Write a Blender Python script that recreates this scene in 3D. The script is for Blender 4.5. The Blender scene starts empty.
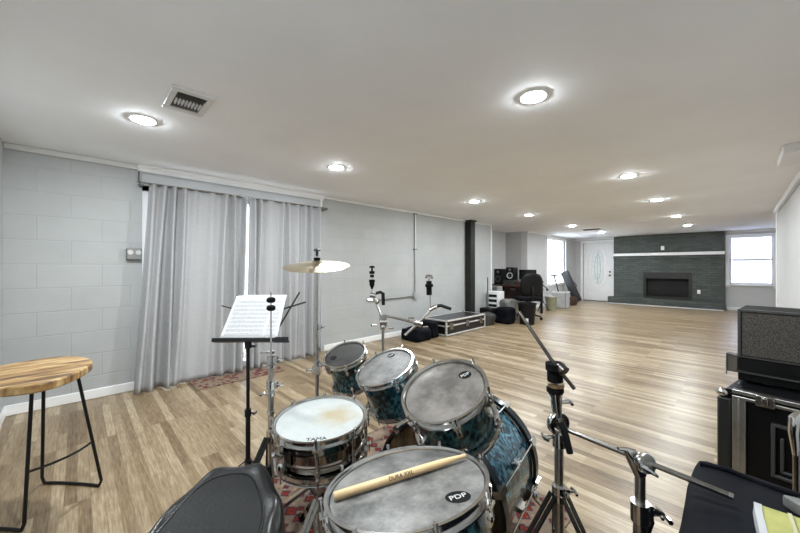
import bpy, bmesh, math, random
from mathutils import Vector, Matrix, Euler, noise
random.seed(4)
S = bpy.context.scene
COL = S.collection
R = math.radians
V = Vector
# ------------------------------------------------------------------ camera
F = 330.0
TH = math.atan2(337, 330)
CH = 1.2
rv = V((math.cos(TH), math.sin(TH), 0)); dv = V((-math.sin(TH), math.cos(TH), 0))
cam = bpy.data.cameras.new('camera'); co = bpy.data.objects.new('camera', cam); COL.objects.link(co)
co.location = (0, 0, CH); co.rotation_euler = (R(90), 0, TH)
cam.sensor_width = 36; cam.lens = F / 800 * 36; cam.clip_start = .02
S.camera = co
S.view_settings.view_transform = 'Standard'; S.view_settings.look = 'None'
S.view_settings.gamma = 1; S.view_settings.use_curve_mapping = False
S.view_settings.exposure = 0.93
try:
    S.cycles.use_denoising = True
    S.cycles.max_bounces = 10; S.cycles.diffuse_bounces = 6; S.cycles.glossy_bounces = 4
    S.cycles.caustics_reflective = False; S.cycles.caustics_refractive = False
    S.cycles.sample_clamp_indirect = 6
except Exception:
    pass

def at(px, py, dep):
    """the real point seen at a photo pixel at a measured distance"""
    a = (px - 400) / F
    p = (rv * a + dv) * dep
    return V((p.x, p.y, CH - (py - 266.5) / F * dep))
def atz(px, py, z):
    return at(px, py, (CH - z) * F / (py - 266.5))

# ------------------------------------------------------------------ materials
MATS = {}
class NT:
    def __init__(s, name):
        s.m = bpy.data.materials.new(name); s.m.use_nodes = True
        s.t = s.m.node_tree; s.b = s.t.nodes['Principled BSDF']; s.L = s.t.links
    def n(s, typ, **kw):
        nd = s.t.nodes.new(typ)
        for k, v in kw.items():
            if k.startswith('i_'): nd.inputs[k[2:].replace('_', ' ')].default_value = v
            else: setattr(nd, k, v)
        return nd
    def l(s, a, b): s.L.new(a, b)
    def coord(s, scale=(1, 1, 1), kind='Object'):
        tc = s.n('ShaderNodeTexCoord'); mp = s.n('ShaderNodeMapping'); mp.inputs['Scale'].default_value = scale
        s.l(tc.outputs[kind], mp.inputs['Vector']); return mp.outputs['Vector']
    def ramp(s, fac, stops):
        r = s.n('ShaderNodeValToRGB'); e = r.color_ramp.elements
        while len(e) < len(stops): e.new(.5)
        for q, (p, c) in zip(e, stops): q.position = p; q.color = (*c, 1)
        s.l(fac, r.inputs['Fac']); return r.outputs['Color']
    def noise(s, vec, scale, detail=4, rough=.55):
        q = s.n('ShaderNodeTexNoise'); q.inputs['Scale'].default_value = scale; q.inputs['Detail'].default_value = detail
        q.inputs['Roughness'].default_value = rough; s.l(vec, q.inputs['Vector']); return q.outputs['Fac']
    def bump(s, h, strength=.3, dist=.01):
        b = s.n('ShaderNodeBump'); b.inputs['Strength'].default_value = strength; b.inputs['Distance'].default_value = dist
        s.l(h, b.inputs['Height']); s.l(b.outputs['Normal'], s.b.inputs['Normal'])
    def set(s, rough=.5, metal=0, spec=None, **kw):
        s.b.inputs['Roughness'].default_value = rough; s.b.inputs['Metallic'].default_value = metal
        if spec is not None: s.b.inputs['Specular IOR Level'].default_value = spec
        for k, v in kw.items(): s.b.inputs[k].default_value = v
    def mathn(s, op, a, b=None):
        q = s.n('ShaderNodeMath', operation=op)
        for i, x in enumerate((a, b)):
            if x is None: continue
            if isinstance(x, (int, float)): q.inputs[i].default_value = x
            else: s.l(x, q.inputs[i])
        return q.outputs[0]
    def mix(s, f, a, b, mode='MIX'):
        q = s.n('ShaderNodeMix', data_type='RGBA', blend_type=mode)
        for i, x in ((0, f), (6, a), (7, b)):
            if isinstance(x, (int, float)): q.inputs[i].default_value = x
            elif isinstance(x, tuple): q.inputs[i].default_value = (*x, 1)
            else: s.l(x, q.inputs[i])
        return q.outputs[2]

def mat(name, col, rough=.5, metal=0, var=.0, vs=8, bump=0, bs=60, spec=None, scale=(1, 1, 1), **kw):
    if name in MATS: return MATS[name]
    n = NT(name); v = n.coord(scale)
    f = n.noise(v, vs)
    lo = tuple(c * (1 - var) for c in col); hi = tuple(min(1, c * (1 + var)) for c in col)
    n.l(n.ramp(f, [(.3, lo), (.7, hi)]), n.b.inputs['Base Color'])
    n.set(rough, metal, spec, **kw)
    if bump: n.bump(n.noise(v, bs), bump, .004)
    MATS[name] = n.m; return n.m

CHROME = mat('chrome', (.58, .575, .56), .15, 1, .06, 30)
STEEL = mat('worn_steel', (.27, .26, .24), .24, 1, .2, 40)
BLACKM = mat('black_metal', (.006, .006, .007), .4, 0, .3, 20, spec=.3)
POLEM = mat('brushed_pole', (.50, .485, .46), .3, 1, .12, 40)
DARKST = mat('dark_steel', (.09, .082, .075), .3, 1, .2, 30)
RUBBER = mat('black_rubber', (.006, .006, .006), .7, 0, .2, 20, spec=.2)
PLASTIC = mat('black_plastic', (.006, .006, .0065), .45, 0, .3, 14, .1, 150, spec=.22)
FELT = mat('black_felt', (.006, .0058, .0058), .95, 0, .4, 60, .4, 300, spec=.1)
CLOTHB = mat('black_nylon', (.0035, .0042, .0068), .75, 0, .35, 9, .3, 700, spec=.10)
WHITE = mat('white_paint', (.86, .86, .86), .4, 0, .03, 4)
TRIM = mat('trim_paint', (.72, .72, .71), .4, 0, .04, 5)
WALLP = mat('smooth_wall_paint', (.53, .535, .54), .7, 0, .03, 3, .08, 120)
CEILM = mat('ceiling_paint', (.87, .885, .91), .8, 0, .025, 2, .06, 90)
CHARC = mat('charcoal_paint', (.020, .022, .019), .5, 0, .25, 5, .1, 60, spec=.2)
ALU = mat('aluminium_edging', (.40, .39, .37), .35, 1, .15, 15)
WOODST = mat('maple_wood', (.66, .47, .25), .45, 0, .14, 12, 0, scale=(1, 1, 1))
GREYP = mat('grey_plastic', (.14, .14, .135), .5, 0, .2, 10)
DGREY = mat('dark_grey', (.035, .035, .035), .5, 0, .2, 10)
SCREEN = mat('dark_screen', (.010, .012, .016), .2, 0, .3, 6)

def m_block():
    n = NT('painted_block'); tc = n.n('ShaderNodeTexCoord'); sp = n.n('ShaderNodeSeparateXYZ'); n.l(tc.outputs['Object'], sp.inputs[0])
    cb = n.n('ShaderNodeCombineXYZ'); n.l(n.mathn('ADD', n.mathn('ADD', sp.outputs[0], sp.outputs[1]), -.123), cb.inputs[0]); n.l(sp.outputs[2], cb.inputs[1])
    b = n.n('ShaderNodeTexBrick'); b.offset = .5
    for k, v in (('Scale', 1), ('Mortar Size', .006), ('Mortar Smooth', .6), ('Brick Width', .406), ('Row Height', .203), ('Bias', 0)): b.inputs[k].default_value = v
    b.inputs['Color1'].default_value = (.415, .425, .425, 1); b.inputs['Color2'].default_value = (.44, .45, .45, 1); b.inputs['Mortar'].default_value = (.40, .41, .41, 1)
    n.l(cb.outputs[0], b.inputs['Vector'])
    f = n.noise(tc.outputs['Object'], 3, 6); g = n.noise(tc.outputs['Object'], 120, 3)
    c = n.mix(.35, b.outputs['Color'], n.ramp(f, [(.3, (.37, .38, .38)), (.7, (.48, .49, .49))]))
    n.l(c, n.b.inputs['Base Color']); n.set(.6, 0, .4)
    h = n.mathn('ADD', n.mathn('MULTIPLY', b.outputs['Fac'], -.8), n.mathn('MULTIPLY', g, .35))
    n.bump(h, .38, .007); return n.m
def m_floor():
    n = NT('plank_floor'); tc = n.n('ShaderNodeTexCoord'); O = tc.outputs['Object']
    def brick(w, h, off, seed):
        mp = n.n('ShaderNodeMapping'); mp.inputs['Location'].default_value = (seed, seed * .37, 0); n.l(O, mp.inputs['Vector'])
        b = n.n('ShaderNodeTexBrick'); b.offset = off; b.offset_frequency = 3
        for k, v in (('Scale', 1), ('Mortar Size', .0012), ('Mortar Smooth', .3), ('Brick Width', w), ('Row Height', h), ('Bias', 0)): b.inputs[k].default_value = v
        b.inputs['Color1'].default_value = (0, 0, 0, 1); b.inputs['Color2'].default_value = (1, 1, 1, 1); b.inputs['Mortar'].default_value = (.3, .3, .3, 1)
        n.l(mp.outputs[0], b.inputs['Vector']); return b
    b1 = brick(.75, .05, .37, 3.1); b2 = brick(1.22, .15, .29, 3.1)
    mp = n.n('ShaderNodeMapping'); mp.inputs['Scale'].default_value = (3.0, 55, 1); n.l(O, mp.inputs['Vector'])
    gr = n.noise(mp.outputs[0], 2.2, 8, .62)
    mp2 = n.n('ShaderNodeMapping'); mp2.inputs['Scale'].default_value = (4, 16, 1); n.l(O, mp2.inputs['Vector'])
    g2 = n.noise(mp2.outputs[0], 3, 5, .6)
    v = n.mathn('ADD', n.mathn('MULTIPLY', b1.outputs['Color'], .31), n.mathn('MULTIPLY', b2.outputs['Color'], .13))
    v = n.mathn('ADD', v, n.mathn('MULTIPLY', gr, .66)); v = n.mathn('ADD', v, n.mathn('MULTIPLY', g2, .27))
    c = n.ramp(n.mathn('MULTIPLY', v, .8), [(.33, (.095, .060, .030)), (.45, (.185, .128, .070)), (.58, (.285, .212, .128)), (.76, (.49, .40, .275))])
    c = n.mix(n.mathn('MULTIPLY', b2.outputs['Fac'], .35), c, (.12, .085, .06)); n.l(c, n.b.inputs['Base Color'])
    n.set(.33, 0, .4); n.bump(n.mathn('SUBTRACT', n.mathn('MULTIPLY', gr, .4), n.mathn('MULTIPLY', b2.outputs['Fac'], .5)), .14, .002); return n.m
def m_fire():
    n = NT('charcoal_brick'); tc = n.n('ShaderNodeTexCoord'); sp = n.n('ShaderNodeSeparateXYZ'); n.l(tc.outputs['Object'], sp.inputs[0])
    cb = n.n('ShaderNodeCombineXYZ'); n.l(n.mathn('ADD', sp.outputs[0], sp.outputs[1]), cb.inputs[0]); n.l(sp.outputs[2], cb.inputs[1])
    b = n.n('ShaderNodeTexBrick')
    for k, v in (('Scale', 1), ('Mortar Size', .008), ('Mortar Smooth', .5), ('Brick Width', .21), ('Row Height', .072), ('Bias', 0)): b.inputs[k].default_value = v
    b.inputs['Color1'].default_value = (.056, .067, .061, 1); b.inputs['Color2'].default_value = (.092, .105, .097, 1); b.inputs['Mortar'].default_value = (.06, .07, .064, 1)
    n.l(cb.outputs[0], b.inputs['Vector']); n.l(b.outputs['Color'], n.b.inputs['Base Color']); n.set(.55, 0, .4)
    g = n.noise(tc.outputs['Object'], 35, 4)
    n.bump(n.mathn('SUBTRACT', n.mathn('MULTIPLY', g, .8), b.outputs['Fac']), .8, .015); return n.m
def m_curtain():
    n = NT('grey_curtain'); v = n.coord((1, 30, 6)); f = n.noise(v, 6, 4); v2 = n.coord((1, 1, 1))
    n.l(n.ramp(f, [(.3, (.40, .40, .41)), (.7, (.47, .47, .48))]), n.b.inputs['Base Color']); n.set(.85, 0, .2)
    n.bump(n.noise(v2, 9, 4), .35, .02)
    tr = n.n('ShaderNodeBsdfTranslucent'); tr.inputs['Color'].default_value = (.55, .55, .56, 1)
    mx = n.n('ShaderNodeMixShader'); mx.inputs[0].default_value = .03
    out = n.t.nodes['Material Output']; n.l(n.b.outputs[0], mx.inputs[1]); n.l(tr.outputs[0], mx.inputs[2]); n.l(mx.outputs[0], out.inputs[0]); return n.m
def m_pearl(name, lo, mid, hi):
    n = NT(name); v = n.coord((1, 1, .55)); 
    w = n.n('ShaderNodeTexVoronoi'); w.inputs['Scale'].default_value = 60; 
    q = n.n('ShaderNodeTexNoise'); q.inputs['Scale'].default_value = 34; q.inputs['Detail'].default_value = 6; q.inputs['Distortion'].default_value = 1.6
    n.l(v, q.inputs['Vector']); n.l(v, w.inputs['Vector'])
    f = n.mathn('ADD', n.mathn('MULTIPLY', w.outputs['Distance'], .35), q.outputs['Fac'])
    n.l(n.ramp(f, [(.42, lo), (.62, mid), (.82, hi)]), n.b.inputs['Base Color'])
    n.set(.22, .35, .6); n.b.inputs['Coat Weight'].default_value = .6; n.b.inputs['Coat Roughness'].default_value = .08; return n.m
def m_head(name, lo, hi, scale=7, rough=.45, stain=None):
    n = NT(name); v = n.coord(); f = n.noise(v, scale, 8, .68)
    c = n.ramp(f, [(.38, lo), (.62, hi)])
    g = n.noise(v, 110, 3)
    c = n.mix(n.mathn('MULTIPLY', g, .35), c, tuple(x * .55 for x in lo))
    if stain:
        cen, r, sc = stain
        mp = n.n('ShaderNodeVectorMath', operation='DISTANCE'); n.l(v, mp.inputs[0]); mp.inputs[1].default_value = cen
        s_ = n.mathn('ADD', n.mathn('DIVIDE', mp.outputs['Value'], r), n.mathn('MULTIPLY', n.noise(v, 14, 5), .9))
        k = n.ramp(s_, [(.55, (.8, .8, .8)), (1.15, (0, 0, 0))])
        c = n.mix(k, c, sc)
    n.l(c, n.b.inputs['Base Color']); n.set(rough, 0, .28)
    n.bump(g, .05, .001); return n.m
def m_rug(name, sc=1.0):
    n = NT(name); v = n.coord((1, 1, 1)); w = n.n('ShaderNodeTexVoronoi'); w.inputs['Scale'].default_value = 14 * sc; w.distance = 'MANHATTAN'; n.l(v, w.inputs['Vector'])
    wv = n.n('ShaderNodeTexVoronoi'); wv.inputs['Scale'].default_value = 38 * sc; wv.distance = 'CHEBYCHEV'; n.l(v, wv.inputs['Vector'])
    c = n.ramp(w.outputs['Distance'], [(.0, (.34, .26, .16)), (.07, (.15, .018, .012)), (.34, (.24, .034, .016)), (.45, (.15, .02, .012)), (.52, (.02, .03, .06)), (.70, (.28, .22, .16))])
    d = n.ramp(wv.outputs['Distance'], [(.10, (.40, .28, .15)), (.18, (.20, .030, .018)), (.45, (.03, .014, .018))])
    n.l(n.mix(.35, c, d), n.b.inputs['Base Color']); n.set(.95, 0, .1); n.bump(n.noise(v, 300, 2), .4, .003); return n.m
def m_stool():
    n = NT('streaked_wood'); v = n.coord((30, 4, 6)); f = n.noise(v, 1.1, 6, .6)
    n.l(n.ramp(f, [(.36, (.075, .036, .012)), (.45, (.25, .135, .045)), (.53, (.40, .25, .10)), (.64, (.58, .42, .22))]), n.b.inputs['Base Color'])
    n.set(.4, 0, .5); n.bump(f, .15, .003); return n.m
def m_grille():
    n = NT('speaker_cloth'); v = n.coord(); w = n.n('ShaderNodeTexVoronoi'); w.inputs['Scale'].default_value = 260; n.l(v, w.inputs['Vector'])
    n.l(n.ramp(w.outputs['Distance'], [(.25, (.13, .112, .09)), (.55, (.022, .020, .018))]), n.b.inputs['Base Color']); n.set(.6); return n.m
def m_sheet():
    n = NT('sheet_music'); tc = n.n('ShaderNodeTexCoord'); sp = n.n('ShaderNodeSeparateXYZ'); n.l(tc.outputs['UV'], sp.inputs[0])
    u, v = sp.outputs[0], sp.outputs[1]
    s = n.mathn('FRACT', n.mathn('MULTIPLY', v, 11)); t = n.mathn('FRACT', n.mathn('MULTIPLY', s, 8))
    line = n.mathn('MULTIPLY', n.mathn('LESS_THAN', t, .28), n.mathn('LESS_THAN', s, .64))
    nz = n.n('ShaderNodeTexNoise'); nz.inputs['Scale'].default_value = 1; mp = n.n('ShaderNodeMapping'); mp.inputs['Scale'].default_value = (70, 60, 1)
    n.l(tc.outputs['UV'], mp.inputs['Vector']); n.l(mp.outputs[0], nz.inputs['Vector'])
    note = n.mathn('MULTIPLY', n.mathn('GREATER_THAN', nz.outputs['Fac'], .60), n.mathn('LESS_THAN', s, .75))
    marg = n.mathn('MULTIPLY', n.mathn('MULTIPLY', n.mathn('GREATER_THAN', u, .07), n.mathn('LESS_THAN', u, .93)), n.mathn('MULTIPLY', n.mathn('GREATER_THAN', v, .05), n.mathn('LESS_THAN', v, .93)))
    k = n.mathn('MULTIPLY', n.mathn('MAXIMUM', n.mathn('MULTIPLY', line, .6), note), marg)
    n.l(n.mix(k, (.80, .81, .82), (.20, .20, .21)), n.b.inputs['Base Color']); n.set(.7, 0, .2); return n.m
def m_emit(name, col, st):
    n = NT(name); n.b.inputs['Emission Color'].default_value = (*col, 1); n.b.inputs['Emission Strength'].default_value = st
    n.b.inputs['Base Color'].default_value = (.9, .9, .9, 1); return n.m
def m_glass(name, col, rough=.05, tr=.9):
    n = NT(name); t = n.n('ShaderNodeBsdfTransparent'); t.inputs['Color'].default_value = (*col, 1)
    g = n.n('ShaderNodeBsdfGlossy'); g.inputs['Roughness'].default_value = rough; mx = n.n('ShaderNodeMixShader'); mx.inputs[0].default_value = 1 - tr
    n.l(t.outputs[0], mx.inputs[1]); n.l(g.outputs[0], mx.inputs[2]); n.l(mx.outputs[0], n.t.nodes['Material Output'].inputs[0]); return n.m
def m_blind():
    n = NT('translucent_blind'); t = n.n('ShaderNodeBsdfTranslucent'); t.inputs['Color'].default_value = (.72, .73, .74, 1)
    b = n.n('ShaderNodeBsdfDiffuse'); b.inputs['Color'].default_value = (.8, .8, .82, 1); mx = n.n('ShaderNodeMixShader'); mx.inputs[0].default_value = .35
    n.l(t.outputs[0], mx.inputs[1]); n.l(b.outputs[0], mx.inputs[2]); n.l(mx.outputs[0], n.t.nodes['Material Output'].inputs[0]); return n.m
def m_film():
    n = NT('bluish_dimming_film'); t = n.n('ShaderNodeBsdfTranslucent'); v = n.coord((1, 1, 5)); n.l(n.ramp(n.noise(v, 2.5, 3), [(.35, (.22, .225, .245)), (.65, (.30, .305, .32))]), t.inputs['Color'])
    n.l(t.outputs[0], n.t.nodes['Material Output'].inputs[0]); return n.m
BLOCK, FLOORM, FIREM, CURT, GRILLE, SHEET = m_block(), m_floor(), m_fire(), m_curtain(), m_grille(), m_sheet()
PEARL = m_pearl('teal_pearl', (.002, .006, .008), (.008, .038, .048), (.07, .20, .22))
PEARLB = m_pearl('blue_pearl', (.003, .010, .020), (.012, .056, .092), (.10, .27, .36))
NICKEL = mat('black_nickel', (.27, .24, .21), .1, 1, .12, 14)
LENS = m_emit('lamp_lens', (.91, .97, 1), 400)
GLASS = m_glass('window_glass', (.93, .96, 1)); FROST = m_glass('frosted_oval_glass', (.72, .80, .76), .3, .93)
BLIND = m_blind()
BRASS = mat('bronze_cymbal', (.58, .50, .36), .32, 1, .12, 9)
LEATHER = mat('black_leather', (.006, .0065, .0068), .28, 0, .25, 10, .2, 130, spec=.38)
LEATHER2 = mat('black_leather_top', (.007, .0075, .0078), .5, 0, .25, 10, .25, 120, spec=.18)
STOOLW = m_stool(); RUGM = m_rug('red_rug'); RUGS = m_rug('red_runner', 1.3)
BROWNH = mat('streaked_brown_head', (.045, .026, .012), .22, 0, .8, 26, scale=(1, 1, .12))  # vertical reflections streaked into the brown of the batter head
HOOPM = mat('dark_blue_hoop', (.008, .015, .02), .25, .2, .3, 20)
LOGO = mat('dark_logo_ink', (.012, .012, .012), .9, spec=.08)
PALE = mat('pale_ink', (.55, .55, .54), .5)
YEL = mat('yellow_print', (.36, .36, .12), .35, 0, .25, 18)
BINP = mat('clear_white_plastic', (.45, .46, .47), .35, 0, .12, 8)
BING = mat('yellowish_plastic', (.26, .26, .18), .4, 0, .2, 9)
REDDISH = mat('reddish_wood', (.06, .024, .018), .4, 0, .3, 9)
PINK = mat('pinkish_plastic', (.45, .33, .34), .5, 0, .2, 9)

# ------------------------------------------------------------------ mesh builder
def basis(axis, up=(0, 0, 1)):
    z = V(axis).normalized(); u = V(up)
    if abs(z.dot(u.normalized())) > .98: u = V((0, 1, 0)) if abs(z.y) < .9 else V((1, 0, 0))
    x = u.cross(z).normalized(); y = z.cross(x)
    return Matrix((x, y, z)).transposed()
def frame(c, axis, up=(0, 0, 1)):
    return Matrix.Translation(V(c)) @ basis(axis, up).to_4x4()
ROOTM = {}
class MB:
    def __init__(s, M=None): s.bm = bmesh.new(); s.M = M or Matrix()
    def _x(s, vs, M): bmesh.ops.transform(s.bm, matrix=s.M @ M, verts=vs)
    def box(s, c, size, rot=None):
        r = bmesh.ops.create_cube(s.bm, size=1)
        M = Matrix.Translation(V(c)) @ ((rot.to_matrix().to_4x4() if isinstance(rot, Euler) else rot.to_4x4()) if rot is not None else Matrix()) @ Matrix.Diagonal((*size, 1))
        s._x(r['verts'], M); return s
    def bb(s, x0, x1, y0, y1, z0, z1): return s.box(((x0 + x1) / 2, (y0 + y1) / 2, (z0 + z1) / 2), (abs(x1 - x0), abs(y1 - y0), abs(z1 - z0)))
    def bar(s, p0, p1, w, h, up=(0, 0, 1)):
        p0, p1 = V(p0), V(p1); M = frame((p0 + p1) / 2, p1 - p0, up) @ Matrix.Diagonal((w, h, (p1 - p0).length, 1))
        r = bmesh.ops.create_cube(s.bm, size=1); s._x(r['verts'], M); return s
    def cyl(s, p0, p1, r0, r1=None, n=14):
        p0, p1 = V(p0), V(p1); r1 = r0 if r1 is None else r1
        r = bmesh.ops.create_cone(s.bm, cap_ends=True, segments=n, radius1=r0, radius2=r1, depth=(p1 - p0).length)
        s._x(r['verts'], frame((p0 + p1) / 2, p1 - p0)); return s
    def ball(s, c, r, sc=(1, 1, 1), n=14, rot=None):
        q = bmesh.ops.create_uvsphere(s.bm, u_segments=n, v_segments=max(6, n * 2 // 3), radius=r)
        s._x(q['verts'], Matrix.Translation(V(c)) @ (rot.to_4x4() if rot is not None else Matrix()) @ Matrix.Diagonal((*sc, 1))); return s
    def tube(s, pts, r, n=8, closed=False):
        pts = [V(p) for p in pts]; N = len(pts); rings = []; up = None
        for i, p in enumerate(pts):
            a = pts[(i - 1) % N] if (closed or i) else p; b = pts[(i + 1) % N] if (closed or i < N - 1) else p
            t = (b - a).normalized()
            if up is None:
                up = V((0, 0, 1)) if abs(t.z) < .9 else V((1, 0, 0))
            x = up.cross(t)
            if x.length < 1e-4: x = V((0, 1, 0)).cross(t)
            x.normalize(); y = t.cross(x); up = y
            rr = r[i] if isinstance(r, (list, tuple)) else r
            rings.append([s.bm.verts.new(s.M @ (p + (x * math.cos(2 * math.pi * k / n) + y * math.sin(2 * math.pi * k / n)) * rr)) for k in range(n)])
        for i in range(N if closed else N - 1):
            A, B = rings[i], rings[(i + 1) % N]
            for k in range(n): s.bm.faces.new((A[k], A[(k + 1) % n], B[(k + 1) % n], B[k]))
        if not closed: s.bm.faces.new(rings[0][::-1]); s.bm.faces.new(rings[-1])
        return s
    def lathe(s, prof, n=32, M=None, closed=False):
        M = s.M @ (M or Matrix()); rings = []
        for r, z in prof:
            if r < 1e-6: rings.append([s.bm.verts.new(M @ V((0, 0, z)))])
            else: rings.append([s.bm.verts.new(M @ V((r * math.cos(2 * math.pi * k / n), r * math.sin(2 * math.pi * k / n), z))) for k in range(n)])
        P = len(rings)
        for i in range(P if closed else P - 1):
            A, B = rings[i], rings[(i + 1) % P]
            for k in range(n):
                j = (k + 1) % n
                if len(A) == 1 and len(B) == 1: continue
                if len(A) == 1: s.bm.faces.new((A[0], B[k], B[j]))
                elif len(B) == 1: s.bm.faces.new((A[k], A[j], B[0]))
                else: s.bm.faces.new((A[k], A[j], B[j], B[k]))
        return s
    def prism(s, pts, z0, z1, M=None):
        M = s.M @ (M or Matrix()); n = len(pts)
        a = [s.bm.verts.new(M @ V((x, y, z0))) for x, y in pts]; b = [s.bm.verts.new(M @ V((x, y, z1))) for x, y in pts]
        s.bm.faces.new(a[::-1]); s.bm.faces.new(b)
        for k in range(n): j = (k + 1) % n; s.bm.faces.new((a[k], a[j], b[j], b[k]))
        return s
    def quad(s, *p): s.bm.faces.new([s.bm.verts.new(s.M @ V(q)) for q in p]); return s
    def soft(s, amp, sc, seed=0, cuts=3):
        """subdivide and crumple what is in the mesh"""
        bmesh.ops.subdivide_edges(s.bm, edges=s.bm.edges[:], cuts=cuts, use_grid_fill=True)
        for v in s.bm.verts:
            v.co += noise.noise_vector(v.co * sc + V((seed, seed * 2.3, seed * .7))) * amp
        return s
    def build(s, name, m, parent=None, bevel=0, seg=2, sub=0, sharp=38):
        bmesh.ops.recalc_face_normals(s.bm, faces=s.bm.faces[:])
        if parent is not None: s.bm.transform(ROOTM[parent.name].inverted())
        me = bpy.data.meshes.new(name); s.bm.to_mesh(me); s.bm.free()
        me.materials.append(m)
        for p in me.polygons: p.use_smooth = True
        me.set_sharp_from_angle(angle=R(sharp))
        o = bpy.data.objects.new(name, me); COL.objects.link(o)
        if parent is not None: o.parent = parent; ROOTM[o.name] = ROOTM[parent.name]
        else: ROOTM[o.name] = Matrix()
        if bevel:
            b = o.modifiers.new('bevel', 'BEVEL'); b.width = bevel; b.segments = seg; b.limit_method = 'ANGLE'; b.angle_limit = R(40)
        if sub:
            q = o.modifiers.new('sub', 'SUBSURF'); q.levels = sub; q.render_levels = sub
        return o
def tag(o, label, cat, group=None, kind=None):
    o['label'] = label; o['category'] = cat
    if group: o['group'] = group
    if kind: o['kind'] = kind
    return o
def thing(name, loc, label, cat, group=None, rz=0):
    o = bpy.data.objects.new(name, None); COL.objects.link(o); o.location = loc; o.rotation_euler = (0, 0, rz); o.empty_display_size = .1
    ROOTM[o.name] = Matrix.Translation(V(loc)) @ Matrix.Rotation(rz, 4, 'Z')
    return tag(o, label, cat, group)
def struct(o, label=None):
    o['kind'] = 'structure'
    if label: o['label'] = label
    return o
def cr_smooth(pts, k=6):
    n = len(pts); out = []
    for i in range(n):
        p0, p1, p2, p3 = (V(pts[(i + j - 1) % n]) for j in range(4))
        for t in range(k):
            t /= k
            out.append(.5 * ((2 * p1) + (p2 - p0) * t + (2 * p0 - 5 * p1 + 4 * p2 - p3) * t * t + (3 * p1 - p0 - 3 * p2 + p3) * t ** 3))
    return out
def text_mesh(name, txt, size, M, m, parent, ext=.0004):
    cu = bpy.data.curves.new(name, 'FONT'); cu.body = txt; cu.size = size; cu.align_x = 'CENTER'; cu.align_y = 'CENTER'; cu.extrude = ext
    t = bpy.data.objects.new(name + '_tmp', cu); COL.objects.link(t)
    dg = bpy.context.evaluated_depsgraph_get(); me = bpy.data.meshes.new_from_object(t.evaluated_get(dg))
    bpy.data.objects.remove(t); me.transform(ROOTM[parent.name].inverted() @ M)
    me.materials.clear(); me.materials.append(m)
    o = bpy.data.objects.new(name, me); COL.objects.link(o); o.parent = parent; ROOTM[o.name] = ROOTM[parent.name]; return o

# ------------------------------------------------------------------ room shell
H = 2.19; XL = -4.1; XR = .49; YB = -.42; YF = 12.88; YR = 8.65; XE = 1.9; XA = -4.75
struct(MB().bb(-5.1, 2.1, -.6, 13.2, -.08, 0).build('floor', FLOORM))
struct(MB().bb(-5.1, 2.1, -.6, 13.2, H, H + .08).build('ceiling', CEILM))
w = MB()
w.bb(XL - .18, XL, YB, .46, 0, H); w.bb(XL - .18, XL, .46, 2.46, 2.02, H); w.bb(XL - .18, XL, 2.46, 7.06, 0, H)
struct(w.build('wall_left', BLOCK))
w = MB(); w.bb(XL - .18, XL, 9.0, 10.36, 0, H); w.bb(XL - .18, XL, 10.36, 11.88, 0, .66); w.bb(XL - .18, XL, 10.36, 11.88, 2.06, H); w.bb(XL - .18, XL, 11.88, YF, 0, H)
struct(w.build('wall_left_far', WALLP))
struct(MB().bb(XA - .15, XA, 7.06, 9.0, 0, H).build('wall_alcove_back', WALLP))
struct(MB().bb(XA - .15, XL - .18, 6.9, 7.06, 0, H).build('wall_alcove_near', WALLP))
struct(MB().bb(XA - .15, XL - .18, 9.0, 9.15, 0, H).build('wall_alcove_far', mat('darker_grey_paint', (.44, .43, .425), .7, 0, .03, 3)))  # end wall a little darker grey than the other alcove walls
struct(MB().bb(XL - .18, XE + .15, YB - .15, YB, 0, H).build('wall_back', BLOCK))
w = MB(); w.bb(XR, XR + .14, YB, YR, 0, H); struct(w.build('wall_right', WALLP))
struct(MB().bb(XR + .14, XE, YR - .14, YR, 0, H).build('wall_right_return', WALLP))
struct(MB().bb(XE, XE + .15, YB, YF, 0, H).build('wall_right_far', WALLP))
DX0, DX1, DH = -3.83, -2.94, 2.02
WX0, WX1, WZ0, WZ1 = -.14, .66, .72, 1.98
w = MB(); w.bb(XL - .18, DX0, YF, YF + .18, 0, H); w.bb(DX0, DX1, YF, YF + .18, DH, H); w.bb(DX1, WX0, YF, YF + .18, 0, H)
w.bb(WX0, WX1, YF, YF + .18, 0, WZ0); w.bb(WX0, WX1, YF, YF + .18, WZ1, H); w.bb(WX1, XE + .15, YF, YF + .18, 0, H)
struct(w.build('wall_far', WALLP))
# baseboards and trims
def base(name, x0, x1, y0, y1, m=WHITE): struct(MB().bb(x0, x1, y0, y1, 0, .085).build(name, m, bevel=.006))
base('baseboard_left', XL, XL + .016, YB, .40); base('baseboard_left_mid', XL, XL + .016, 2.5, 5.96); base('baseboard_left_far', XL, XL + .016, 9.0, YF)
base('baseboard_back', XL + .016, XR, YB, YB + .016); base('baseboard_right', XR - .016, XR, YB + .016, YR - .1)
base('baseboard_far', -.2, XE, YF - .016, YF)
struct(MB().bb(XL, XL + .03, YB, .43, H - .05, H).build('trim_1', mat('dull_trim', (.60, .60, .59), .5), bevel=.008))
t2 = MB(); t2.prism([(0, 0), (.055, 0), (.055, -.010), (.040, -.022), (.020, -.044), (.016, -.056), (0, -.056)], 0, 2.07, Matrix.Translation((XL, 2.49, H)) @ Matrix(((1, 0, 0, 0), (0, 0, -1, 0), (0, 1, 0, 0), (0, 0, 0, 1))))
struct(t2.build('trim_2', WHITE))
struct(MB().bb(XL, XL + .028, 2.49, 7.06, H - .032, H).build('trim_3', TRIM, bevel=.006))
struct(MB().bb(XL - .18, XL + .012, 7.04, 7.075, 0, H).build('trim_4', WHITE, bevel=.004))
struct(MB().bb(XL, XL + .03, 9.0, YF, H - .05, H).build('trim_5', TRIM, bevel=.006))
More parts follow.
